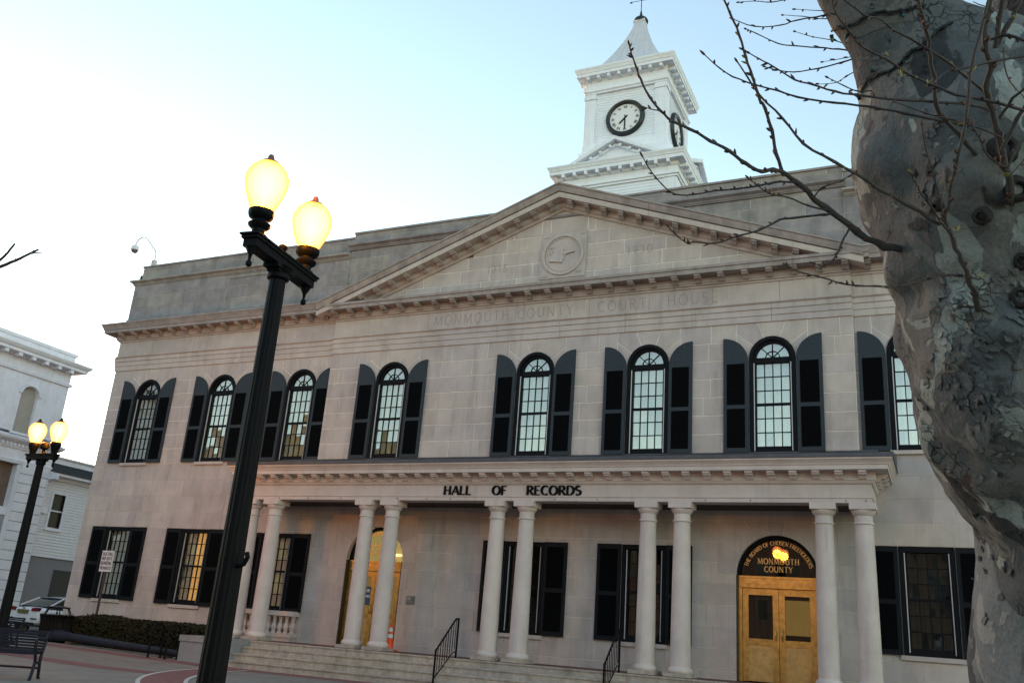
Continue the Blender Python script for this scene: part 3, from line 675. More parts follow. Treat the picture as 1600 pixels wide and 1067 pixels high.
# -------------------- entrance doors
def entrance(xc, lines, arctext, lit):
    y = .26
    F = MB()
    for sg in (-1, 1):
        a, b_ = sorted((xc+sg*.82, xc+sg*(DR-.003))); F.box(a, b_, y-.10, y+.06, FZ, DZ)
    F.box(xc-.82, xc+.82, y-.11, y+.06, 2.02, DZ-.05); F.box(xc-.86, xc+.86, y-.13, y+.05, DZ-.048, DZ-.0); F.box(xc-.86, xc+.86, y-.125, y+.05, 1.985, 2.018)
    F.box(xc-.78, xc+.78, y-.12, y-.105, 2.07, 2.16)
    D = F.build('entrance_door', BRASS, H)
    for sg in (-1, 1):
        a, b_ = sorted((xc+sg*(DR-.004), xc+sg*(DR-.03))); MB().box(a, b_, .012, .145, FZ, DZ).build('door_reveal', mat('dark_reveal', (.045, .03, .018), .5), D)  # dark brown lining on both sides of the opening
    ar = MB(); N = 24
    for k in range(N):
        a0, a1 = PI*k/N, PI*(k+1)/N
        ar.prism([(xc+r*math.cos(a), DZ+.001+r*math.sin(a)) for r, a in ((.86, a0), (DR-.003, a0), (DR-.003, a1), (.86, a1))], y-.10, y+.06)
    ar.build('arch_frame', BLACKF, D)
    gp = [(xc+.862*math.cos(PI*k/N), DZ+.862*math.sin(PI*k/N)) for k in range(N+1)]
    MB().prism(gp, y+.0, y+.006).build('transom_glass', GLASSD, D)
    for t, z, h in lines: lettering(MB(), t, h, lambda a, b_: (xc+a, DZ+z+b_), y-.004, .003, thick=.17, thin=.09, sp=.10).build('gilt_lettering', GOLD, D)
    h = .092; Ra = .735; tx = MB()
    lettering(tx, arctext, h, lambda a, b_: (xc+(Ra+b_)*math.sin(a/Ra), DZ+.0+(Ra+b_)*math.cos(a/Ra)), y-.004, .003, thick=.18, thin=.10, sp=.0)
    tx.build('gilt_lettering', GOLD, D)
    for sg in (-1, 1):
        x0, x1 = sorted((xc+sg*.005, xc+sg*.815)); L = MB()
        L.box(x0, x0+.13, y-.05, y+.0, FZ+.01, 1.98); L.box(x1-.13, x1, y-.05, y, FZ+.01, 1.98)
        L.box(x0+.13, x1-.13, y-.05, y, 1.83, 1.98); L.box(x0+.13, x1-.13, y-.05, y, .72, .86); L.box(x0+.13, x1-.13, y-.05, y, .14, .17)
        lf = L.build('door_leaf', BRASS, D)
        p = MB(); p.box(x0+.13, x1-.13, y-.030, y-.01, .17, .72); p.box(x0+.132, x1-.132, y-.062, y-.052, FZ+.02, .30); p.build('door_panel', BRASSD, D)
        MB().box(x0+.13, x1-.13, y-.03, y-.025, .86, 1.83).build('door_glass', GLASSD, D)
        hx = xc+sg*.07; MB().tube([(hx, y-.05, .84), (hx, y-.10, .86), (hx, y-.115, .95), (hx, y-.10, 1.04), (hx, y-.05, 1.06)], .014, 8).build('door_handle', BRASS, D)
    return D
D1 = entrance(DX[1], (('OF', .47, .075), ('MONMOUTH', .29, .13), ('COUNTY', .11, .13)), 'THE BOARD OF CHOSEN FREEHOLDERS', False)
D2 = entrance(DX[0], (('HALL OF', .36, .13), ('RECORDS', .16, .13)), 'MONMOUTH COUNTY', True)
curtain(D1, DX[1]+.36, .40, .98, 1.75, .30, CWARM, 'lit_blind', amp=.012, n=26)
curtain(D1, DX[1]-.10, .42, .86, 1.75, .05, CWARM, 'lit_blind', amp=.01, n=8)
curtain(D1, DX[1]-.45, .40, .86, 1.8, .30, mat('dark_drape', (.10, .10, .11), .9), 'drape', amp=.02, n=30)
c = MB(); c.box(DX[0]-.9, DX[0]+.9, .50, .53, 1.9, 3.2); c.build('lit_lobby_wall', CWARM2, D2)
c = MB(); c.box(DX[0]-.78, DX[0]-.06, .50, .53, .5, 1.9); c.box(DX[0]+.2, DX[0]+.5, .50, .53, .5, 1.9); c.build('lit_lobby_wall', emis('lobby_glow', (1, .5, .14), .15), D2)
c = MB().lathe([(0, 0), (.16, .02), (.2, .06)], (DX[0]+.45, .44, 2.42), 16); c.build('lobby_ceiling_light', emis('lobby_lamp', (1, .7, .3), 1.4), D2)
sg_ = MB(); sg_.box(DX[0]-.42, DX[0]-.12, .195, .205, 1.05, 1.55); SG = sg_.build('entrance_notice', mat('notice_blue', (.03, .09, .16), .6), D2)
tx = MB(); lettering(tx, 'MAIN', .085, lambda a, b_: (DX[0]-.27+a, 1.40+b_), .192, .002, thick=.2, thin=.16, serif=False); lettering(tx, 'ENTRANCE', .06, lambda a, b_: (DX[0]-.27+a, 1.26+b_), .192, .002, thick=.2, thin=.16, serif=False, sp=.05); tx.build('notice_lettering', WHITE, D2)
# small bronze plaque
p = MB(); p.box(-3.58, -3.33, -.03, -.004, 1.14, 1.35); PQ = p.build('wall_plaque', mat('plaque', (.13, .13, .13), .6), H)
p = MB(); p.box(-3.55, -3.44, -.035, -.03, 1.24, 1.32); [p.box(-3.55, -3.36, -.034, -.03, 1.165+.022*i, 1.172+.022*i) for i in range(3)]; p.build('plaque_relief', mat('plaque_light', (.3, .3, .3), .6), PQ)
# ------------------------------------------------------------------ hand rails on the steps
def handrail(x, label):
    T = thing('hand_rail', label, 'handrail', (x, 0, 0), 0, 'black railings on the front steps')
    top, bot = (-1.62, .80), (-2.62, .06)
    r = .016
    MB().tube([(0, bot[0], bot[1]), (0, -1.78, .79), (0, -1.74, .81), (0, top[0]+.03, .81)], .021, 8).build('top_rail', BLACK, T)
    MB().tube([(0, bot[0], bot[1]-.62), (0, -1.80, .03), (0, -1.76, .05), (0, top[0], .05)], .014, 8).build('bottom_rail', BLACK, T)
    for n_, (y, z, zb) in enumerate(((top[0], .82, FZ-.02), (bot[0], .09, -.775))): MB().box(-.018, .018, y-.018, y+.018, zb, z).build('post', BLACK, T)
    for k in range(1, 9):
        y = bot[0]+(top[0]-bot[0])*k/9; f = min((y-bot[0])/(-1.78-bot[0]), 1)
        MB().box(-.007, .007, y-.007, y+.007, bot[1]-.6+.65*f, bot[1]+.735*f).build('baluster', BLACK, T)
handrail(-1.08, 'black iron stair railing left of the columns under the hall lettering')
handrail(3.02, 'black iron stair railing nearer the brass double doors')
# ------------------------------------------------------------------ traffic cone
T = thing('traffic_cone', 'orange traffic cone with two white bands beside the left doorway', 'traffic cone', (-3.72, -.42, FZ))
OR = mat('cone_orange', (.95, .085, .012), .5); RW = mat('cone_band', (.7, .7, .7), .4)
MB().box(-.17, .17, -.17, .17, 0, .03).build('base', OR, T)
cr = lambda z: .12-.09*z/.66
MB().lathe([(cr(.03), .03), (cr(.3), .30), (cr(.66), .66), (cr(.66)*.6, .67), (0, .67)], seg=20).build('cone', OR, T, True)
for a, b_ in ((.32, .42), (.48, .58)): MB().lathe([(cr(a)+.003, a), (cr(b_)+.003, b_)], seg=20).build('band', RW, T, True)
# ------------------------------------------------------------------ roof camera
T = thing('security_camera', 'dome security camera on a thin gooseneck pole at the roof corner', 'camera', (-16.12, .25, 12.5))
GREYM = mat('galvanised', (.42, .43, .44), .5, metal=.5)
MB().box(-.07, .07, -.07, .07, 0, .30).build('mount', GREYM, T)
pl = [(0, 0, .3), (0, 0, .55), (-.05, 0, .68), (-.55, -.05, 1.22), (-.68, -.07, 1.30), (-.82, -.08, 1.31), (-.95, -.09, 1.24), (-1.03, -.1, 1.12), (-1.05, -.1, 1.02)]
MB().tube(pl, .022, 8).build('gooseneck', GREYM, T, True)
MB().lathe([(.03, .26), (.05, .2), (.12, .17), (.14, .1), (.14, .02), (.145, 0)], (-1.05, -.1, .80), 18).build('housing', WHITE2, T, True)
MB().lathe([(.13, 0), (.11, -.07), (.06, -.115), (0, -.13)], (-1.05, -.1, .80), 18).build('dome', mat('smoked_dome', (.12, .12, .13), .15), T, True)

# ================================================================== CLOCK TOWER
TX, TY = -.45, 9.0
T = thing('clock_tower', 'white wooden clock tower with pointed metal spire rising behind the courthouse roof', 'clock tower', (TX, TY, 0))
def sq(h): return [(-h, h), (-h, -h), (h, -h), (h, h)]
def tsweep(name, h, prof, m=WHITE): return MB().sweep(sq(h), prof, True).build(name, m, T)
def clap(name, h, z0, z1, step=.13, inset=0):
    mb = MB(); n = round((z1-z0)/step); step = (z1-z0)/n; pr = []
    for i in range(n): pr += [(.018, z0+i*step), (.004, z0+(i+1)*step-.004)]
    pr += [(-.2, z0+n*step), (-.2, z0)]
    return mb.sweep(sq(h), pr, True).build(name, WHITE, T)
clap('siding', 2.28, 12.0, 16.86)
tsweep('lower_architrave', 2.28, [(-.2, 16.85), (.07, 16.85), (.07, 16.93), (.12, 16.95), (.12, 17.0), (.05, 17.02), (.05, 17.3), (.09, 17.32), (.09, 17.46), (-.2, 17.46)])
tsweep('lower_cornice', 2.28, [(-.6, 17.462), (.34, 17.462), (.34, 17.60), (.36, 17.61), (.38, 17.68), (.42, 17.76), (.42, 17.80), (-.6, 18.05)])
for sx in (-1, 1):
    for sy in (-1, 1):
        p = MB(); p.box(sx*2.06-.24, sx*2.06+.24, sy*2.06-.26, sy*2.06+.26, 12, 16.84); p.build('corner_board', WHITE, T)
tm = MB().box(-.055, .055, -.25, 0, -.14, 0).mesh('bracket', WHITE)
for k in range(4):
    for i in range(10):
        v = Vector((-2.05+4.1*i/9, -2.37, 17.46)); v.rotate(Matrix.Rotation(k*PI/2, 3, 'Z')); link('bracket', tm, T, v, (0, 0, k*PI/2))
# small pediment over the front of each lower cornice
for k in range(4):
    pm = MB(); s2 = .93/1.80
    for sg in (1, -1):
        q = [(0, .93), (sg*1.80, 0), (sg*1.52, 0), (0, .78)]; pm.prism(q, -2.70, -2.0); pm.prism([(0, .70), (sg*1.42, -.03), (sg*1.2, -.03), (0, .60)], -2.50, -2.0)
    pm.prism([(-1.6, 0), (1.6, 0), (0, .8)], -2.42, -2.0)
    o = pm.build('gable', WHITE, T, loc=(0, 0, 17.80)); o.rotation_euler = (0, 0, k*PI/2)
    if k == 0:
        for sg in (1, -1):
            for t in (.22, .6, .98): link('bracket', tm, o, (sg*t, -2.42, .72-s2*t), (0, sg*math.atan(s2), 0), (.9, .8, .8))
clap('siding', 1.58, 18.7, 21.45, .115)
tsweep('clock_stage_base', 1.58, [(-.2, 18.0), (.22, 18.0), (.22, 18.75), (.12, 18.82), (.12, 19.1), (-.2, 19.1)])
for sx in (-1, 1):
    for sy in (-1, 1):
        p = MB(); p.box(sx*1.45-.22, sx*1.45+.22, sy*1.45-.22, sy*1.45+.22, 19.1, 21.2); p.box(sx*1.45-.26, sx*1.45+.26, sy*1.45-.26, sy*1.45+.26, 21.2, 21.36); p.box(sx*1.45-.235, sx*1.45+.235, sy*1.45-.235, sy*1.45+.235, 21.36, 21.44)
        p.build('corner_pilaster', WHITE, T)
tsweep('upper_architrave', 1.58, [(-.2, 21.44), (.12, 21.44), (.12, 21.5), (.17, 21.54), (.17, 21.62), (.10, 21.64), (.10, 22.0), (.14, 22.14), (-.2, 22.14)])
tsweep('upper_cornice', 1.58, [(-.6, 22.142), (.40, 22.142), (.40, 22.27), (.42, 22.28), (.45, 22.38), (.48, 22.44), (.48, 22.50), (-.4, 22.62)])
for k in range(4):
    for i in range(8):
        v = Vector((-1.5+3.0*i/7, -1.70, 22.14)); v.rotate(Matrix.Rotation(k*PI/2, 3, 'Z')); link('bracket', tm, T, v, (0, 0, k*PI/2))
# clocks on the four faces: ring, dial, numerals, hands at 7:30
CLK = mat('clock_dial', (.72, .74, .78), .5); CLKR = mat('clock_ring', (.016, .02, .022), .4, var=.3, scale=10)
NUM = {12: 'XII', 1: 'I', 2: 'II', 3: 'III', 4: 'IIII', 5: 'V', 6: 'VI', 7: 'VII', 8: 'VIII', 9: 'IX', 10: 'X', 11: 'XI'}
for k in range(4):
    c = MB(); n = 48
    ps = [(.62, .02), (.62, .09), (.66, .13), (.73, .14), (.78, .10), (.80, .0), (.60, .0)]
    vs = [(r*math.cos(2*PI*i/n), -o, r*math.sin(2*PI*i/n)) for r, o in ps for i in range(n)]; m_ = len(ps)
    c.add(vs, [(a*n+i, a*n+(i+1) % n, ((a+1) % m_)*n+(i+1) % n, ((a+1) % m_)*n+i) for a in range(m_) for i in range(n)])
    o = c.build('clock', CLKR, T, True); o.rotation_euler = (0, 0, k*PI/2); v = Vector((.02, -1.60, 20.12)); v.rotate(Matrix.Rotation(k*PI/2, 3, 'Z')); o.location = v
    MB().prism([(.63*math.cos(2*PI*i/n), .63*math.sin(2*PI*i/n)) for i in range(n)], -.04, 0).build('dial', CLK, o)
    tx = MB()
    for h_, s_ in NUM.items():
        a = h_*PI/6; hh = .115
        lettering(tx, s_, hh, lambda p, q, a=a: ((.44+q)*math.sin(a)+p*math.cos(a), (.44+q)*math.cos(a)-p*math.sin(a)), -.046, .004, thick=.17, thin=.09, serif=False, sp=.0)
    tx.build('numerals', BRONZE, o)
    for a, L, w_ in ((math.radians(225), .36, .035), (math.radians(180), .52, .026)):
        d = Vector((math.sin(a), math.cos(a))); q = Vector((d.y, -d.x)); f_ = -d*.14
        MB().prism([tuple(f_+q*w_*.7), tuple(d*L*.75+q*w_), tuple(d*L), tuple(d*L*.75-q*w_), tuple(f_-q*w_*.7)], -.062 if L < .4 else -.07, -.052 if L < .4 else -.064).build('clock_hand', BRONZE, o)
# flared spire with standing seams
def sp_h(t): return .20+1.34*(1-t)**1.38
s = MB(); NZ = 14
for j in range(NZ+1):
    t = j/NZ; h_ = sp_h(t); s.v += [(-h_, -h_, 22.55+3.25*t), (h_, -h_, 22.55+3.25*t), (h_, h_, 22.55+3.25*t), (-h_, h_, 22.55+3.25*t)]
s.f = [(4*j+k, 4*j+(k+1) % 4, 4*j+4+(k+1) % 4, 4*j+4+k) for j in range(NZ) for k in range(4)]; s.mi = [0]*len(s.f)
SP = s.build('spire', ROOFW, T)
for k in range(4):
    for i in range(-4, 5):
        x = i*.32 if i not in (-4,) else -1.5; x = i*.33; tm_ = 1
        pts = []
        for j in range(NZ+1):
            t = j/NZ; h_ = sp_h(t)
            if abs(x)*(.35+.65*(h_/1.54)) > h_: break
            v = Vector((x*(.35+.65*(h_/1.54)), -h_-.01, 22.55+3.25*t)); v.rotate(Matrix.Rotation(k*PI/2, 3, 'Z')); pts.append(v)
        if len(pts) > 1: MB().tube(pts, .014, 4).build('seam', ROOFW, SP)
MB().box(-.23, .23, -.23, .23, 25.74, 25.84).build('spire_collar', WHITE, T)
MB().lathe([(.31, 0), (.315, .05), (.27, .15), (.17, .22), (.085, .26), (.065, .36), (.02, .62), (.0, .64)], (0, 0, 25.80), 24).build('finial', mat('finial_dark', (.012, .022, .025), .35), T, True)
v = MB(); v.tube([(0, 0, 26.3), (0, 0, 28.6)], .016, 6); v.build('vane_rod', BLACK, T)
v = MB(); v.tube([(-.42, -.12, 26.86), (.55, .15, 27.02)], .013, 6); v.tube([(.12, -.4, 26.94), (-.12, .4, 26.94)], .013, 6)
for x, y_, z in ((-.42, -.12, 26.86), (.55, .15, 27.02), (.12, -.4, 26.94)): v.box(x-.05, x+.05, y_-.01, y_+.01, z-.06, z+.0)
v.build('vane_arms', BLACK, T)
v = MB(); v.prism([(-.5, 28.0), (.3, 28.0), (.3, 27.9), (.55, 28.03), (.3, 28.15), (.3, 28.05), (-.5, 28.05)], -.01, .01); v.build('weather_vane', BLACK, T)
# ================================================================== STREET LAMPS
def globe_material():
    m = bpy.data.materials.new('lamp_globe'); m.use_nodes = True; n, l = m.node_tree.nodes, m.node_tree.links; n.remove(n['Principled BSDF'])
    t = n.new('ShaderNodeBsdfTransparent'); t.inputs[0].default_value = (.98, .62, .06, 1)
    g = n.new('ShaderNodeEmission'); g.inputs[0].default_value = (1, .62, .06, 1); g.inputs[1].default_value = GLOBE_SHELL
    x = n.new('ShaderNodeMixShader'); x.inputs[0].default_value = .08
    l.new(t.outputs[0], x.inputs[1]); l.new(g.outputs[0], x.inputs[2]); l.new(x.outputs[0], n['Material Output'].inputs['Surface'])
    e = n.new('ShaderNodeEmission'); e.inputs[0].default_value = (1, .52, 1.40, 1); e.inputs[1].default_value = GLOBE_VOL
    l.new(e.outputs[0], n['Material Output'].inputs['Volume'])
    return m
GLOBE_SHELL, GLOBE_VOL, BULB_W = .10, 6.0, 60
GLOBE = globe_material(); BULB = emis('bulb_glow', (1, .85, .6), 3)
LAMPM = mat('lamp_casting', (.0045, .0045, .0055), .5, spec=.10, var=.2, scale=15, bump=.2, bscale=50)
def street_lamp(x, y, zb, zg, sep, ang, label, urn=True, r0=.125, r1=.080):
    T = thing('street_lamp', label, 'street lamp', (x, y, zb), ang, 'twin globe street lamps on the plaza')
    hb = zg-zb-.40                                   # underside of the crossbar box
    MB().tube([(0, 0, .55), (0, 0, hb)], [r0, r1], 32, flute=.045).build('pole', LAMPM, T)
    MB().lathe([(.26, 0), (.26, .12), (.22, .16), (.2, .35), (.17, .45), (.165, .5), (.18, .53), (.15, .58)], seg=24).build('base', LAMPM, T, True)
    MB().lathe([(r1, hb-.14), (r1+.03, hb-.12), (r1+.03, hb-.08), (r1+.01, hb-.06), (r1+.05, hb-.002)], seg=20).build('collar', LAMPM, T, True)
    L = sep/2+.10; c = MB()
    c.box(-L, L, -.075, .075, hb, hb+.08); c.box(-L-.02, L+.02, -.092, .092, hb+.081, hb+.112); c.box(-L-.04, L+.04, -.105, .105, hb+.113, hb+.13); c.box(-L*.3, L*.3, -.085, .085, hb-.04, hb-.002); c.box(-L*.2, L*.2, -.07, .07, hb-.07, hb-.041)
    c.build('crossbar', LAMPM, T)
    MB().lathe([(.04, 0), (.02, .05), (.045, .08), (.045, .11), (.0, .14)] if urn else [(.09, 0), (.05, .05), (.03, .1), (.10, .14), (.115, .2), (.09, .27), (.0, .31)], (0, 0, hb+.13), 14).build('centre_finial', LAMPM, T, True)
    for s in (-1, 1):
        xx = s*sep/2
        MB().lathe([(.012, -.20), (.03, -.185), (.03, -.155), (.012, -.13), (.02, -.08), (.05, -.02), (.06, -.002)], (s*L*.93, 0, hb), 12).build('drop_finial', LAMPM, T, True)
        z0 = hb+.13
        pr = [(.085, 0), (.09, .02), (.06, .04), (.065, .08), (.105, .115), (.11, .135), (.075, .16), (.07, .18), (.115, .21), (.125, .24), (.125, .275), (.11, .285)] if urn else [(.06, -.13), (.065, 0), (.08, .08), (.115, .18), (.13, .22), (.125, .25), (.115, .285)]
        MB().lathe(pr, (xx, 0, z0), 20).build('lamp_stem', LAMPM, T, True)
        zz = z0+.28
        g = MB().lathe([(.105, 0), (.125, .04), (.165, .13), (.198, .23), (.212, .31), (.208, .37), (.178, .44), (.125, .50), (.07, .535), (.0, .55)], (xx, 0, zz), 28)
        G = g.build('globe', GLOBE, T, True)
        MB().lathe([(.105, .505), (.09, .53), (.05, .555), (.035, .57), (.03, .595), (.022, .615), (.0, .625)], (xx, 0, zz), 14).build('globe_finial', LAMPM if not urn else mat('cap_copper', (.20, .08, .04), .5), T, True)
        MB().lathe([(.012, .0), (.014, .12), (.03, .17), (.034, .22), (.02, .27), (.0, .29)], (xx, 0, zz), 14).build('bulb', BULB, T, True)
        ld = bpy.data.lights.new('lamp_light', 'POINT'); ld.energy = BULB_W; ld.color = (1, .50, .14); ld.shadow_soft_size = .16
        lo = bpy.data.objects.new('lamp_light', ld); COL.objects.link(lo); lo.parent = T; lo.location = (xx, 0, zz+.24)
    return T
A_, B_ = at(409.8, 326.6, 8.8), None
ry = (AF + AR*((481.8-800)/FPX) - AU*((386.3-533.5)/FPX)); B_ = CAM+ry*((A_.z-CAM.z)/ry.z)
M_ = (A_+B_)/2
SL1 = street_lamp(M_.x, M_.y, gz(M_.x), A_.z-.035, (A_-B_).length, math.atan2(B_.y-A_.y, B_.x-A_.x), 'tall black twin-globe street lamp standing close in front of the courthouse')
h_ = MB().tube([(-.10, 0, 1.62), (-.20, .0, 1.64), (-.24, 0, 1.70), (-.22, 0, 1.74)], .022, 8).build('banner_hook', LAMPM, SL1); h_.rotation_euler = (0, 0, 1.2)
C_ = at(71, 692.5, 22.3)
street_lamp(C_.x, C_.y, gz(C_.x), C_.z, .77, 0, 'smaller-looking twin-globe street lamp at the left edge before the white building', urn=False, r0=.12, r1=.085)

# ================================================================== BENCHES
BLUEM = mat('bench_metal', (.012, .014, .024), .5, var=.2, scale=12, spec=.2)
def bench(loc, rz, label, L=1.8):
    T = thing('park_bench', label, 'bench', loc, rz, 'metal plaza benches')
    for i in range(6):
        z = .45+i*.045; MB().box(-L/2, L/2, .16+i*.016, .185+i*.016, z, z+.033).build('back_slat', BLUEM, T)
    for i in range(6): MB().box(-L/2, L/2, -.28+i*.072, -.225+i*.072, .425, .45).build('seat_slat', BLUEM, T)
    MB().box(-L/2, L/2, .25, .275, .715, .75).build('top_rail', BLUEM, T)
    MB().box(-L/2, L/2, -.30, -.282, .39, .455).build('seat_edge', BLUEM, T); MB().tube([(-L/2, .0, .18), (L/2, 0, .18)], .018, 8).build('stretcher', BLUEM, T)
    for s in (-1, 1):
        x = s*(L/2-.02); f = MB()
        f.tube([(x, .24, 0), (x, .19, .03), (x, .15, .15), (x, .10, .30), (x, .12, .42), (x, .19, .58), (x, .25, .73)], .026, 8)
        f.tube([(x, -.30, 0), (x, -.25, .03), (x, -.20, .14), (x, -.16, .28), (x, -.25, .42)], .026, 8)
        f.tube([(x, -.18, .22), (x, -.03, .27), (x, .12, .24)], .02, 6)
        f.tube([(x, -.26, .42), (x, -.33, .5), (x, -.33, .6), (x, -.26, .655), (x, -.1, .645), (x, .18, .62)], .024, 8)
        f.tube([(x-.03*s, -.28, .41), (x-.03*s, .18, .41)], .02, 6)
        f.build('end_frame', BLUEM, T, True)
q = onb = None
bench((-4.65, -11.36, gz(-4)), math.radians(36), 'dark blue metal slatted bench at the lower left corner')
BROWNM = mat('bench_brown', (.035, .022, .017), .6, var=.2)
bp_ = at(-30, 1003, 21.5)
bench((bp_.x, bp_.y, gz(bp_.x)), math.radians(25), 'dark bench standing behind the slatted bench at the left edge', L=1.6)
# ================================================================== LITTER BIN
px_ = (-14.5, -1.9)
T = thing('litter_bin', 'black slatted metal litter bin with raised rim beside the hedge', 'litter bin', (px_[0], px_[1], gz(px_[0])))
n = 28
MB().lathe([(.40, .0), (.42, .04), (.43, .06)], seg=28, sx=1.1, sy=.8).build('base', BLACK, T)
for i in range(n):
    a = 2*PI*i/n; ca, sa = math.cos(a)*1.1, math.sin(a)*.8
    MB().tube([(.41*ca, .41*sa, .05), (.43*ca, .43*sa, .55), (.47*ca, .47*sa, .72)], .042, 4).build('slat', BLACK, T)
MB().lathe([(.44, .70), (.50, .70), (.53, .74), (.50, .77), (.44, .76)], seg=28, sx=1.1, sy=.8).build('rim', BLACK, T, True)
MB().lathe([(.38, .05), (.40, .68)], seg=20, sx=1.1, sy=.8).build('liner', mat('bin_liner', (.012, .012, .013), .6), T)
MB().lathe([(.30, .95), (.34, .96), (.34, .985), (.1, 1.03), (0, 1.03)], seg=24, sx=1.1, sy=.8).build('rain_bonnet', BLACK, T, True)
for i in range(6):
    a = 2*PI*i/6+.3; MB().tube([(.44*1.1*math.cos(a), .44*.8*math.sin(a), .76), (.33*1.1*math.cos(a), .33*.8*math.sin(a), .96)], .016, 6).build('bonnet_arm', BLACK, T)
# ================================================================== LYING LAMP POST
LP0, LP1 = Vector((-14.1, -2.05, -.62+.20)), Vector((-9.0, -2.35, -.70+.13))
T = thing('spare_lamp_post', 'blue-grey lamp post lying on the ground in front of the hedge', 'lamp post', (0, 0, 0))
PBL = mat('primed_steel', (.022, .024, .036), .6, var=.25, scale=5, spec=.15)
d_ = (LP1-LP0)
MB().tube([LP0+d_*.10, LP1], [.115, .075], 20, flute=.05).build('shaft', PBL, T)
MB().tube([LP0+d_*t for t in (-.04, -.02, -.019, .02, .05, .09, .11)], [.19, .2, .17, .165, .14, .135, .118], 20).build('flared_base', PBL, T, True)
MB().tube([LP1+d_*t for t in (0, .005, .02, .03, .055)], [.1, .12, .12, .09, .08], 14).build('top_collar', PBL, T)
b = MB(); b.box(-13.6, -13.45, -2.2, -1.9, gz(-13.5), LP0.z-.14); b.box(-9.6, -9.45, -2.5, -2.15, gz(-9.5), LP1.z-.085); b.build('timber_bearer', mat('timber', (.09, .06, .04), .9), T)
# ================================================================== HOOP RAILS
def hoop(x, y, label):
    T = thing('hoop_rail', label, 'bike hoop', (x, y, gz(x)), 0, 'hoop rails before the hedge'); pts = [(0, 0, 0), (0, 0, .66)]+[(0, .22-.22*math.cos(a*PI/8), .66+.22*math.sin(a*PI/8)) for a in range(1, 8)]+[(0, .44, .66), (0, .44, 0)]
    MB().tube(pts, .028, 10).build('hoop', BLACK, T, True)
    for yy in (0, .44): MB().lathe([(.06, 0), (.06, .01), (.03, .012)], (0, yy, 0), 12).build('foot_plate', BLACK, T)
hoop(-9.55, -2.95, 'black tubular hoop farther from the granite stair plinth, before the hedge'); hoop(-9.05, -2.85, 'black tubular hoop nearest the granite stair plinth')
# ================================================================== SKATING SIGN
sx_, sy_ = -13.44, -1.45
T = thing('notice_sign', 'small white skateboarding notice on a dark post in the hedge', 'sign', (sx_, sy_, gz(sx_)))
MB().box(-.03, .03, 0, .05, 0, 2.62).build('post', mat('sign_post', (.05, .04, .04), .6), T)
tz = 2.13
MB().box(-.25, .25, -.012, -.001, tz, tz+.62).build('sign_plate', mat('sign_white', (.62, .62, .66), .5, var=.06), T)
tx = MB()
for t, z, h in (('SKATING', .47, .105), ('AND SKATE', .34, .10), ('BOARDING', .20, .105), ('PROHIBITED', .06, .095)):
    w_ = text_width(t, h, .06); k_ = min(1, .45/w_); lettering(tx, t, h, lambda a, b_: (a*k_, tz+z+b_), -.0145, .002, thick=.16, thin=.14, serif=False, sp=.06)
tx.build('sign_lettering', BRONZE, T)
# ================================================================== HEDGE
HDG = thing('hedge', 'dark clipped evergreen hedge along the foot of the wall', 'hedge', (-12.2, -1.0, -.65))
LEAF = mat('hedge_leaf', (.019, .025, .010), .7, var=.35, scale=9, col2=(.032, .021, .013), spec=.12)
lf = MB(); rr = random.Random(5)
hx0, hx1, hy0, hy1, hz1 = -15.0, -9.3, -1.62, -.35, .17
for i in range(15000):
    fx = rr.random(); x = hx0+(hx1-hx0)*fx
    top = hz1+.10*noise.noise(Vector((x*1.3, 0, 3)))-.07*max(0, fx-.8)*5-.22*max(0, .12-fx)/.12
    side = rr.random()
    if side < .45: y, z = rr.uniform(hy0, hy1), top+rr.uniform(-.08, .025)
    elif side < .9: y, z = hy0+rr.uniform(-.03, .10)+.05*noise.noise(Vector((x*2, 5, 1))), gz(x)+(top-gz(x))*rr.random()
    else: x = rr.choice((hx0, hx1))+rr.uniform(-.06, .06); y, z = rr.uniform(hy0, hy1), gz(x)+(top-gz(x))*rr.random()
    e = .10
    if z > top-e and y < hy0+e: y += .03; z -= .03
    s_ = rr.uniform(.022, .045); u = Vector((rr.gauss(0, 1), rr.gauss(0, 1), rr.gauss(0, 1))).normalized(); v_ = u.orthogonal().normalized(); c_ = Vector((x, y, z))-Vector((-12.2, -1.0, -.65))
    lf.add([c_-u*s_, c_+v_*s_*.55, c_+u*s_, c_-v_*s_*.55], [(0, 1, 2, 3)])
stuff(lf.build('leaves', LEAF, HDG))
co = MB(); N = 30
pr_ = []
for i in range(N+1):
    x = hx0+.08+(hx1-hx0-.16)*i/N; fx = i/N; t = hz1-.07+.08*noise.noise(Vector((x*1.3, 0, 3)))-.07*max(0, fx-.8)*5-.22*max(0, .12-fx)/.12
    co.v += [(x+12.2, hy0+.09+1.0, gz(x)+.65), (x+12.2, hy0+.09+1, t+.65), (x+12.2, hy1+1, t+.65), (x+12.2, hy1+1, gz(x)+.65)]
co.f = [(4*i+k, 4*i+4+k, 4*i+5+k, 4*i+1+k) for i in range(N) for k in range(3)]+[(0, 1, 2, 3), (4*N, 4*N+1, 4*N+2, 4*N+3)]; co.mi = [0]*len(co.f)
co.build('inner_branches', mat('hedge_core', (.006, .006, .004), .95, spec=.05, var=.4, scale=14, bump=.6, bscale=30), HDG)
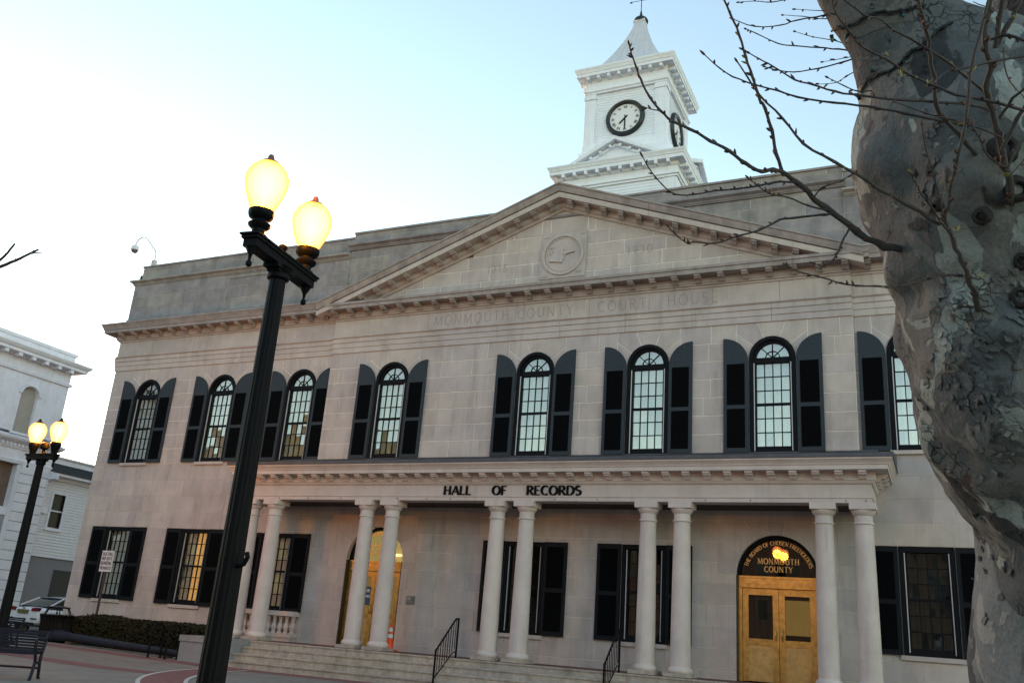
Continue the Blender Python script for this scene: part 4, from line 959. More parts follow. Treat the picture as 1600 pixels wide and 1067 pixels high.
# ================================================================== CAR (rear toward the camera, driving +Y)
def car(loc, rz):
    T = thing('parked_car', 'white saloon car parked behind the black litter bin, seen from the rear', 'car', loc, rz)
    CW = mat('car_paint', (.78, .79, .82), .25, coat=.6); CG = mat('car_glass', (.02, .028, .03), .08, spec=.8); TY_ = mat('tyre', (.015, .015, .016), .8); PL = mat('black_trim', (.015, .015, .017), .5)
    RED = mat('tail_lamp', (.16, .008, .012), .25); PLT = mat('licence_plate', (.16, .14, .05), .6, spec=.1)
    # cross-sections from the rear (y=0) to the front: y, half width, sill z, belt z, deck z, shoulder
    S = [(0.0, .74, .42, .70, .98, .62), (.06, .82, .34, .72, 1.04, .70), (.45, .88, .28, .78, 1.08, .74), (.8, .90, .26, .80, 1.07, .76), (1.6, .905, .24, .82, .98, .78), (2.6, .905, .24, .82, .98, .78), (3.3, .90, .25, .80, .95, .77), (4.0, .87, .27, .74, .84, .70), (4.45, .80, .32, .62, .72, .60), (4.58, .66, .40, .55, .60, .48)]
    b_ = MB(); k = 10
    for y, hw, zs, zb, zd, sh in S:
        half = [(hw*.90, zs), (hw*.985, zs+.10), (hw, zb-.10), (hw*.985, zb), (sh+.06, zd-.03)]
        b_.v += [(x, y, z) for x, z in half]+[(-x, y, z) for x, z in reversed(half)]
    for i in range(len(S)-1): b_.f += [(i*k+j, i*k+(j+1) % k, (i+1)*k+(j+1) % k, (i+1)*k+j) for j in range(k)]
    b_.f += [tuple(range(k)), tuple(range(len(S)*k-1, len(S)*k-k-1, -1))]; b_.mi = [0]*len(b_.f)
    me = b_.build('body', CW, T, True); md = me.modifiers.new('smooth', 'SUBSURF'); md.levels = md.render_levels = 2
    g = MB(); G = [(.55, .74, 1.055), (1.25, .62, 1.38), (1.9, .60, 1.455), (2.5, .60, 1.44), (2.95, .62, 1.33), (3.55, .72, .99)]
    for y, hw, z in G: g.v += [(-hw-.10 if 0 < G.index((y, hw, z)) < 5 else -hw, y, .94), (-hw, y, z), (hw, y, z), (hw+.10 if 0 < G.index((y, hw, z)) < 5 else hw, y, .94)]
    g.f = [(4*i+j, 4*i+4+j, 4*i+5+j, 4*i+1+j) for i in range(5) for j in range(3)]; g.mi = [0]*15
    g.build('cabin_glass', CG, T, True)
    r = MB()
    for y, hw, z in G[1:5]: r.v += [(-hw-.01, y, z-.05), (-hw*.9, y, z+.015), (0, y, z+.03), (hw*.9, y, z+.015), (hw+.01, y, z-.05)]
    r.f = [(5*i+j, 5*i+5+j, 5*i+6+j, 5*i+1+j) for i in range(3) for j in range(4)]; r.mi = [0]*12
    r.build('roof', CW, T, True)
    for s in (-1, 1):
        MB().tube([(s*.76, .52, 1.06), (s*.645, 1.25, 1.385)], .035, 6).build('rear_pillar', CW, T, True)
        MB().prism([(s*.40, .86), (s*.74, .88), (s*.80, .98), (s*.66, 1.0), (s*.44, .97)], -.035, .10).build('tail_light', RED, T)
        MB().tube([(s*.9, 2.95, .98), (s*1.02, 2.93, 1.0)], .06, 8).build('wing_mirror', CW, T)
        for y in (.85, 3.55):
            w_ = MB(); w_.lathe([(.0, -.10), (.2, -.11), (.30, -.105), (.325, -.07), (.325, .07), (.30, .105), (.2, .11), (0, .10)], seg=24); w_.v = [(s*.80+z, y+x, .325+yy) for x, yy, z in w_.v]; wo = w_.build('wheel', TY_, T, True)
            h = MB(); h.lathe([(0, -.118), (.12, -.122), (.21, -.114)], seg=20); h.lathe([(.21, .114), (.12, .122), (0, .118)], seg=20); h.v = [(s*.80+z, y+x, .325+yy) for x, yy, z in h.v]; h.build('rim', mat('alloy', (.4, .4, .42), .35, metal=.8), wo, True)
    MB().box(-.26, .26, -.055, .02, .76, .90).build('licence_plate', PLT, T)
    p = MB(); p.box(-.60, .60, -.03, .05, .36, .44); p.box(-.72, -.45, -.035, .05, .56, .60); p.box(.45, .72, -.035, .05, .56, .60); p.build('rear_valance', PL, T)
    e = MB(); ringprism(e, 0, .965, .035, .05, -.03, .02, 16); e.build('rear_emblem', GREYM, T)
car((-23.0, 3.55, gz(-24)-.10), math.radians(5))
# ================================================================== WHITE STREET BUILDING
WX = -28.0
T = thing('corner_building', 'white two-storey commercial building with bracketed cornice at the far left', 'building', (WX, 0, 0))
# local: outward face looks along +x ; y along the street
def lp(prof): return [(o, z) for o, z in prof]
def run(name, prof, y0, y1, m, ret=True):            # path going so that outside is +x, with a return round the north corner
    MB().sweep([(0, y0), (0, y1), (-6, y1)] if ret else [(0, y0), (0, y1)], prof).build(name, m, T)
# travel along +y: right hand is +x
E0, E1 = -14, 7.1
WINY = [5.18-3.1*k for k in range(6)]
wl = MB()
def wquad(y0, y1, z0, z1): wl.box(-.35, 0, y0, y1, z0, z1)
ys = [E0]
for yc in sorted(WINY):
    wquad(ys[-1], yc-.43, 7.72, 9.5); ys.append(yc+.43)
wquad(ys[-1], E1, 7.72, 9.5)
for yc in WINY:
    N = 14; arcp = [(yc+.43*math.cos(PI*k/N), 9.5+.38*math.sin(PI*k/N)) for k in range(N+1)]
    p = MB().prism([(yc+.43, 9.95), (yc+.43, 9.5)]+arcp[1:-1]+[(yc-.43, 9.5), (yc-.43, 9.95)], 0, .35); wl.add([(-y, x, z) for x, y, z in p.v], p.f)
ys = E0
for yc in sorted(WINY): wquad(ys, yc-.43, 9.5, 9.95) if yc-.43 > ys else None; ys = yc+.43
wquad(ys, E1, 9.5, 9.95); wquad(E0, E1, 9.951, 12.0)
wl.box(-8, -.36, E0, E1-.01, -.9, 11.9)
wl.build('wall', WHITE2, T)
BLIND = mat('blocked_window', (.36, .34, .30), .8, var=.08)
for yc in WINY:
    wdw = MB().box(-.30, -.16, yc-.45, yc+.45, 7.7, 9.95).build('window', BLIND, T)
    hd = MB(); N = 14
    for k in range(N):
        a0, a1 = PI*k/N, PI*(k+1)/N; p = MB().prism([(yc+r*math.cos(a)*1.0, 9.5+r*.9*math.sin(a)) for r, a in ((.44, a0), (.58, a0), (.58, a1), (.44, a1))], -.08, .0); hd.add([(-y, x, z) for x, y, z in p.v], p.f)
    hd.build('window_hood', WHITE2, wdw)
    MB().box(-.02, .08, yc-.55, yc+.55, 7.62, 7.72).build('sill', WHITE2, wdw)
run('parapet_cornice', [(-.3, 11.05), (.10, 11.05), (.10, 11.12), (.48, 11.16), (.48, 11.28), (.55, 11.34), (.62, 11.45), (.62, 11.50), (.05, 11.62), (-.3, 11.62)], E0, E1, WHITE2)
run('parapet_top', [(-.3, 11.9), (.06, 11.9), (.06, 12.05), (-.3, 12.08)], E0, E1, WHITE2)
run('frieze_moulding', [(-.3, 10.40), (.08, 10.40), (.10, 10.52), (.05, 10.56), (-.3, 10.56)], E0, E1, WHITE2)
run('street_cornice', [(-.3, 7.0), (.08, 7.0), (.08, 7.2), (.14, 7.22), (.30, 7.34), (.34, 7.42), (.34, 7.48), (.0, 7.6), (-.3, 7.6)], E0, E1, WHITE2)
run('street_frieze', [(-.3, 6.35), (.05, 6.35), (.08, 6.5), (.02, 6.56), (.02, 7.0), (-.3, 7.0)], E0, E1, WHITE2)
bm_ = MB().box(0, .34, -.09, .09, -.16, 0).mesh('bracket', WHITE2)
for i in range(14): link('bracket', bm_, T, (.11, E1-.35-i*.70, 11.155))
dm_ = MB().box(0, .07, -.055, .055, -.12, 0).mesh('dentil', WHITE2)
for i in range(60): link('dentil', dm_, T, (.08, E1-.15-i*.2, 7.21))
RUST = WHITE2
for k in range(17):      # rusticated corner pier
    z0 = -.8+k*.423; MB().box(-.35, .06, 5.62, E1+.02, z0+.012, z0+.405).build('stone', RUST, T)
MB().box(-.34, .03, 5.63, E1, -.8, 6.34).build('pier_core', mat('rustic_joint', (.22, .22, .23), .9), T)
MB().box(-.4, -.30, E0, 5.6, -.8, 6.34).build('shop_front_shade', mat('shop_brown', (.16, .11, .085), .7, var=.2), T)
f = MB(); f.box(-.3, .02, 5.42, 5.62, -.8, 6.34); f.box(-.3, .0, E0, 5.42, 4.05, 4.4); [f.box(-.3, .0, 5.42-2.8*k-.2, 5.42-2.8*k, -.8, 6.34) for k in range(1, 6)]; f.build('shop_front_frame', WHITE2, T)
MB().box(-.29, -.03, E0, 5.42, -.8, 4.04).build('stall_riser', mat('shop_grey', (.30, .30, .32), .7), T)
# ================================================================== CLAPBOARD HOUSE
T = thing('clapboard_house', 'white clapboard house with grey base and dark eave behind the street lamp', 'house', (WX-.35, 7.13, 0))
cl = MB(); pr = []
for i in range(26): pr += [(.036, 2.52+i*.135), (.004, 2.52+(i+1)*.135-.004)]
pr += [(-.2, 2.52+26*.135), (-.2, 2.52)]
WY0, WY1, WZ0, WZ1 = .77, 1.43, 3.86, 5.42
def clip_pr(z0, z1): return [(o, min(max(z, z0), z1)) for o, z in pr]
cl.sweep([(0, 0), (0, WY0)], pr); cl.sweep([(0, WY1), (0, 9)], pr)
for i in range(26):
    z0, z1 = 2.52+i*.135, 2.52+(i+1)*.135-.004
    if z1 < WZ0 or z0 > WZ1: cl.sweep([(0, WY0), (0, WY1)], [(.036, z0), (.004, z1), (-.2, z1), (-.2, z0)])
cl.build('siding', mat('clapboard', (.66, .66, .69), .6, var=.05), T)
MB().box(-7, -.21, 0, 9, -.8, 7.0).build('house_core', DARK, T)
MB().box(-.30, -.03, 0, 9, -.9, 2.50).build('base_wall', mat('grey_base', (.20, .20, .225), .8, var=.08), T)
MB().box(-.2, .05, 0, 9, 2.502, 2.56).build('base_board', WHITE2, T)
dr = MB(); dr.box(-.028, -.01, 1.72, 3.0, -.6, 2.0); DD = dr.build('dark_door', mat('door_dark', (.02, .02, .022), .6), T); MB().box(-.012, .04, 1.8, 2.7, .15, .6).build('timber_panel', mat('timber', (.09, .06, .04), .9), DD)
wf = MB()
for a, b_, c_, d_ in ((WY0-.11, WY0, WZ0-.1, WZ1+.12), (WY1, WY1+.11, WZ0-.1, WZ1+.12), (WY0, WY1, WZ1, WZ1+.12), (WY0, WY1, WZ0-.1, WZ0)): wf.box(-.1, .05, a, b_, c_, d_)
wf.box(-.06, .0, WY0, WY1, 4.61, 4.67); WW = wf.build('window', WHITE2, T)
for z0, z1 in ((WZ0, 4.61), (4.67, WZ1)): MB().box(-.09, -.08, WY0, WY1, z0, z1).build('pane', mat('house_pane', (.03, .028, .026), .3, spec=.15), WW)
MB().box(-.05, .10, WY0-.15, WY1+.15, WZ0-.15, WZ0-.1).build('sill', WHITE2, WW)
MB().sweep([(0, 0), (0, 9)], [(-.2, 6.03), (.1, 6.03), (.1, 6.20), (.45, 6.22), (.45, 6.34), (-.2, 6.5)]).build('eave', WHITE2, T)
MB().sweep([(0, 0), (0, 9)], [(-.2, 6.35), (.5, 6.343), (.10, 6.80), (-.2, 6.80)]).build('lower_roof', mat('dark_shingle', (.02, .026, .028), .8, var=.2, scale=8), T)
MB().sweep([(0, 0), (0, 9)], [(-.2, 6.802), (.12, 6.802), (.12, 7.0), (.2, 7.08), (.2, 7.14), (-.2, 7.2)]).build('upper_fascia', WHITE2, T)
bk = MB()
for k in range(8):
    a0, a1 = PI/2*k/8, PI/2*(k+1)/8
    bk.add([(.75-.75*math.sin(a), y_, 5.2+.8*math.cos(a)+o) for a in (a0, a1) for y_ in (.02, .14) for o in (0,)]+[(.75-.75*math.sin(a)+.09, y_, 5.2+.8*math.cos(a)+.09) for a in (a0, a1) for y_ in (.02, .14)], [(0, 1, 3, 2), (4, 6, 7, 5), (0, 4, 5, 1), (2, 3, 7, 6), (0, 2, 6, 4), (1, 5, 7, 3)])
bk.box(-.0, .85, .0, .16, 5.98, 6.25); bk.build('eave_bracket', WHITE2, T)
MB().box(-.02, .14, .06, .5, 4.45, 4.68).build('meter_box', WHITE2, T)
# ================================================================== SYCAMORE
TREE = thing('sycamore_tree', 'old sycamore with mottled flaking bark and bare budding shoots at the right', 'tree', (at(1740, 1067, 4.3).x, at(1740, 1067, 4.3).y, -.77))
TO = TREE.location.copy()
def bark_material(k=1.0, name='sycamore_bark', crk=.60):
    m = bpy.data.materials.new(name); m.use_nodes = True; n, l = m.node_tree.nodes, m.node_tree.links; b = n['Principled BSDF']; b.inputs['Roughness'].default_value = .8
    b.inputs['Specular IOR Level'].default_value = .25
    tc = n.new('ShaderNodeTexCoord')
    def nz(s, d=5, dist=0, off=0):
        mp = n.new('ShaderNodeMapping'); mp.inputs['Location'].default_value = (off, off*.7, 0); mp.inputs['Scale'].default_value = (1, 1, .7); l.new(tc.outputs['Object'], mp.inputs[0])
        t = n.new('ShaderNodeTexNoise'); t.inputs['Scale'].default_value = s; t.inputs['Detail'].default_value = d; t.inputs['Distortion'].default_value = dist; l.new(mp.outputs[0], t.inputs['Vector']); return t.outputs[0]
    def step(f, a, w_=.007):
        r = n.new('ShaderNodeMapRange'); r.inputs[1].default_value = a-w_; r.inputs[2].default_value = a+w_; l.new(f, r.inputs[0]); return r.outputs[0]
    def mix(f, a, c):
        x = n.new('ShaderNodeMix'); x.data_type = 'RGBA'; l.new(f, x.inputs[0])
        for s, v in ((6, a), (7, c)):
            if isinstance(v, tuple): x.inputs[s].default_value = (v[0]*k*.97, v[1]*k, v[2]*k*1.04, 1)
            else: l.new(v, x.inputs[s])
        return x.outputs[2]
    base = mix(nz(7, 8), (.080, .087, .088), (.135, .142, .137))
    c = mix(step(nz(3.2, 4, .6, 3), .53), base, (.165, .163, .150))
    c = mix(step(nz(3.6, 4, .7, 8), .61), c, (.295, .315, .285))
    c = mix(step(nz(2.6, 5, .5, 14), .60), c, (.046, .048, .048))
    c = mix(step(nz(5.5, 6, .4, 20), .66, .03), c, (.06, .05, .042))
    fine = nz(60, 6)
    vmix = n.new('ShaderNodeVectorMath'); vmix.operation = 'ADD'; vn = n.new('ShaderNodeTexNoise'); vn.inputs['Scale'].default_value = 9; vn.inputs['Detail'].default_value = 4; l.new(tc.outputs['Object'], vn.inputs['Vector'])
    vs_ = n.new('ShaderNodeVectorMath'); vs_.operation = 'SCALE'; vs_.inputs['Scale'].default_value = .16; l.new(vn.outputs['Color'], vs_.inputs[0]); l.new(tc.outputs['Object'], vmix.inputs[0]); l.new(vs_.outputs[0], vmix.inputs[1])
    vo = n.new('ShaderNodeTexVoronoi'); vo.feature = 'DISTANCE_TO_EDGE'; vo.inputs['Scale'].default_value = 15; l.new(vmix.outputs[0], vo.inputs['Vector'])
    ck = n.new('ShaderNodeMapRange'); ck.inputs[1].default_value = .0; ck.inputs[2].default_value = .05; ck.inputs[3].default_value = 1; ck.inputs[4].default_value = 0; l.new(vo.outputs['Distance'], ck.inputs[0])
    mk = step(nz(2.2, 5, .4, 31), crk, .05); cm = n.new('ShaderNodeMath'); cm.operation = 'MULTIPLY'; l.new(ck.outputs[0], cm.inputs[0]); l.new(mk, cm.inputs[1]); crack = cm.outputs[0]
    c = mix(crack, c, (.030, .027, .025))
    fm = n.new('ShaderNodeMapRange'); fm.inputs[3].default_value = .75; fm.inputs[4].default_value = 1.2; l.new(fine, fm.inputs[0])
    cc = n.new('ShaderNodeCombineColor'); [l.new(fm.outputs[0], cc.inputs[k]) for k in range(3)]
    x = n.new('ShaderNodeMix'); x.data_type = 'RGBA'; x.blend_type = 'MULTIPLY'; x.inputs[0].default_value = 1; l.new(c, x.inputs[6]); l.new(cc.outputs[0], x.inputs[7]); l.new(x.outputs[2], b.inputs['Base Color'])
    # plate edges: bump from the same steps
    ad = None
    for f, k in ((step(nz(3.2, 4, .6, 3), .53), .22), (step(nz(3.6, 4, .7, 8), .61), -.3), (step(nz(2.6, 5, .5, 14), .60), .3), (fine, .35), (nz(18, 6), .8), (crack, -1.2)):
        mu = n.new('ShaderNodeMath'); mu.operation = 'MULTIPLY'; mu.inputs[1].default_value = k; l.new(f, mu.inputs[0])
        if ad is None: ad = mu.outputs[0]
        else: a2 = n.new('ShaderNodeMath'); l.new(ad, a2.inputs[0]); l.new(mu.outputs[0], a2.inputs[1]); ad = a2.outputs[0]
    bp = n.new('ShaderNodeBump'); bp.inputs['Strength'].default_value = 1.0; bp.inputs['Distance'].default_value = .016; l.new(ad, bp.inputs['Height']); l.new(bp.outputs[0], b.inputs['Normal'])
    return m
BARK = bark_material(); BARK2 = bark_material(1.7, 'young_bark', .9)
TWIG = mat('twig_bark', (.036, .028, .028), .55, var=.3, scale=25, bump=.3, bscale=120)
TWIGG = mat('shoot_bark', (.060, .056, .052), .6, var=.25, scale=18, bump=.3, bscale=80)
def spline(keys, n):          # Catmull-Rom through tuples
    out = []
    for i in range(n+1):
        t = i/n*(len(keys)-1); k = min(int(t), len(keys)-2); f = t-k
        p0, p1, p2, p3 = keys[max(k-1, 0)], keys[k], keys[k+1], keys[min(k+2, len(keys)-1)]
        out.append(tuple(.5*(2*b+(c-a)*f+(2*a-5*b+4*c-d)*f*f+(3*b-a-3*c+d)*f**3) for a, b, c, d in zip(p0, p1, p2, p3)))
    return out
BUMPS = []      # world centre, radius, height
def limb(keys, n, seg, d0=4.3, amp=1.0):      # keys: (centre px x, px y, radius px, depth)
    K = spline(keys, n); mb = MB(); C = [at(x, y, d) for x, y, r, d in K]; Rr = [r*d/FPX for x, y, r, d in K]
    prev = None
    for i, c in enumerate(C):
        t = (C[min(i+1, n)]-C[max(i-1, 0)]).normalized()
        a = (AR-t*AR.dot(t)).normalized() if prev is None else (prev-t*prev.dot(t)).normalized(); prev = a; b = t.cross(a)
        for k in range(seg):
            q = 2*PI*k/seg; dv = a*math.cos(q)+b*math.sin(q); p = c+dv*Rr[i]
            nn = noise.fractal(p*1.6, 1.0, 2.0, 4)*.085+noise.noise(p*5.5)*.014+noise.noise(p*13)*.005
            ribs = .022*math.sin(q*3+c.z*1.1)+.010*math.sin(q*5-c.z*2.3)
            p = p+dv*(nn+ribs)*amp*min(1, Rr[i]/.4)
            for bc, br, bh in BUMPS:
                e = (p-bc).length/br
                if e < 2.2: p = p+dv*bh*math.exp(-e*e*1.6)
            mb.v.append(tuple(p-TO))
    mb.f = [(i*seg+k, i*seg+(k+1) % seg, (i+1)*seg+(k+1) % seg, (i+1)*seg+k) for i in range(n) for k in range(seg)]; mb.mi = [0]*len(mb.f)
    return mb
BUMPS += [(at(1352, 250, 4.25), .16, .07), (at(1425, 430, 4.25), .22, .07), (at(1452, 690, 4.2), .14, .10), (at(1500, 300, 3.8), .2, .06), (at(1560, 520, 3.75), .22, .05), (at(1590, 640, 3.75), .15, .06), (at(1530, 760, 3.8), .12, .06)]
tk = [(2010, 2050, 330, 4.3), (1905, 1600, 262, 4.3), (1830, 1350, 228, 4.3), (1850, 1000, 225, 4.15), (1795, 900, 212, 4.15), (1722, 770, 203, 4.2), (1648, 650, 202, 4.27), (1618, 520, 208, 4.3), (1606, 420, 204, 4.3), (1575, 320, 205, 4.3), (1556, 230, 205, 4.3), (1575, 195, 150, 4.3), (1595, 160, 90, 4.3), (1605, 135, 40, 4.3)]
trunk = limb(tk, 190, 160)
trunk2 = limb([(1560, 330, 175, 4.33), (1530, 240, 172, 4.33), (1490, 170, 160, 4.33), (1454, 105, 114, 4.33), (1414, 50, 88, 4.34), (1382, 0, 80, 4.36), (1345, -60, 80, 4.4), (1280, -160, 72, 4.45), (1130, -330, 60, 4.6)], 90, 110)
trunk3 = limb([(1660, 330, 180, 4.5), (1680, 220, 170, 4.5), (1690, 120, 150, 4.55), (1690, 40, 136, 4.6), (1700, -60, 120, 4.7), (1740, -240, 100, 4.9)], 40, 56)
trunk4 = limb([(1990, 2050, 330, 4.35), (1900, 1600, 262, 4.35), (1825, 1350, 226, 4.35), (1757, 1100, 206, 4.35), (1738, 900, 194, 4.36), (1702, 760, 186, 4.37), (1668, 650, 178, 4.38), (1655, 560, 150, 4.4)], 60, 80, amp=.55)
trunk.add(trunk2.v, trunk2.f); trunk.add(trunk3.v, trunk3.f); trunk.cur = 1; trunk.add(trunk4.v, trunk4.f)
TRK = trunk.build('trunk', [BARK, BARK2], TREE, True)
bvh = BVHTree.FromPolygons([Vector(v)+TO for v in trunk.v], trunk.f)
def on_bark(u, v, lift=0):
    d = (at(u, v, 1)-CAM).normalized(); h = bvh.ray_cast(CAM, d)
    if h[0] is None: return None, None
    nn = h[1] if h[1].dot(d) < 0 else -h[1]
    return h[0]+nn*lift, nn
# knots: a rolled collar with a hollow heart
KN = mat('knot_bark', (.032, .028, .026), .9, var=.4, scale=30, bump=.8, bscale=40)
for u, v, r in ((1535, 338, .032), (1597, 408, .03), (1596, 465, .04), (1568, 232, .05), (1590, 296, .045), (1465, 322, .022)):
    p, nn = on_bark(u, v, -.012)
    if p is None: continue
    mb = MB().lathe([(r*1.5, -.02), (r*1.25, .012), (r, .03), (r*.72, .034), (r*.5, .02), (r*.32, -.005), (r*.1, -.02), (0, -.022)], seg=18)
    qt = nn.to_track_quat('Z', 'Y')
    mb.v = [tuple(qt @ Vector((x*(1+.22*noise.noise(Vector((x*40, y*40, u)))), y*(1+.2*noise.noise(Vector((y*40, x*40, v)))), z))+p-TO) for x, y, z in mb.v]
    mb.build('knot', KN, TREE, True)
# loose bark flakes
fl = MB(); rr = random.Random(21)
zones = [(1500, 600, 40, 50, 90), (1560, 540, 30, 30, 40), (1545, 850, 30, 60, 40), (1490, 480, 20, 20, 30), (1452, 240, 8, 50, 40), (1570, 680, 20, 40, 40), (1595, 480, 10, 30, 25)]
for zx, zy, sxx, syy, cnt in zones:
    for i in range(cnt):
        p, nn = on_bark(rr.gauss(zx, sxx), rr.gauss(zy, syy), .002)
        if p is None: continue
        s_ = rr.uniform(.005, .017); t1 = nn.orthogonal().normalized(); t2 = nn.cross(t1); a0 = rr.uniform(0, 6); N = 7; lift = rr.uniform(.001, .007)
        ring_ = []
        for k in range(N):
            a = a0+2*PI*k/N; r = s_*rr.uniform(.45, 1.5)
            ring_.append(p+t1*math.cos(a)*r+t2*math.sin(a)*r*1.5+nn*(lift*(1+math.sin(a-a0))*.8))
        top = [q+nn*.004 for q in ring_]
        fl.add([q-TO for q in ring_+top], [tuple(range(N-1, -1, -1)), tuple(range(N, 2*N))]+[(k, (k+1) % N, N+(k+1) % N, N+k) for k in range(N)])
stuff(fl.build('bark_flakes', BARK, TREE))
# shoots and twigs: picture course, depth at the root and at the tip, thickness
BUD = mat('bud', (.075, .04, .03), .5); BUDG = mat('green_bud', (.20, .17, .04), .5)
budm = MB(); budg = MB()
def twig(name, pts, d0, d1, r0, r1, m=TWIG, buds=True, sub=3, attach=False, parent=TREE, o=None, seed=0):
    o = TO if o is None else o; rr = random.Random(len(pts)*100+seed+int(pts[0][0]))
    n = (len(pts)-1)*sub; K = spline([(x, y, d0+(d1-d0)*i/(len(pts)-1)) for i, (x, y) in enumerate(pts)], n)
    P = [at(*k) for k in K]
    if attach:
        q, nn = on_bark(*pts[0], -.02)
        if q is not None:
            dl = q-P[0]
            for i in range(n+1): P[i] = P[i]+dl*max(0, 1-i/max(n*.35, 1))**2
    R_ = [r0+(r1-r0)*(i/n)**.8 for i in range(n+1)]
    for i in range(1, n): P[i] = P[i]+Vector((rr.gauss(0, 1), rr.gauss(0, 1), rr.gauss(0, 1)))*R_[i]*.22
    if buds:
        for i in range(1, n):
            R_[i] *= 1.22 if i % 3 == 0 else 1
    MB().tube([p-o for p in P], R_, 8).build(name, m, parent, True)
    if buds:
        for i in range(2, n+1):
            if i != n and rr.random() < .42: continue
            t = (P[min(i+1, n)]-P[i-1]).normalized(); a = t.orthogonal().normalized(); a.rotate(Matrix.Rotation(rr.uniform(0, 6.28), 3, t))
            d = (t*.8+a*.9).normalized() if i < n else t; L = rr.uniform(.012, .024); tgt = budg if rr.random() < .08 else budm; rb = max(R_[i]*.9, .0042)
            tgt.tube([P[i]-o, P[i]+d*L*.5-o, P[i]+d*L-o, P[i]+d*L*1.25-o], [rb*.9, rb*1.15, rb*.7, .0008], 6)
    return P
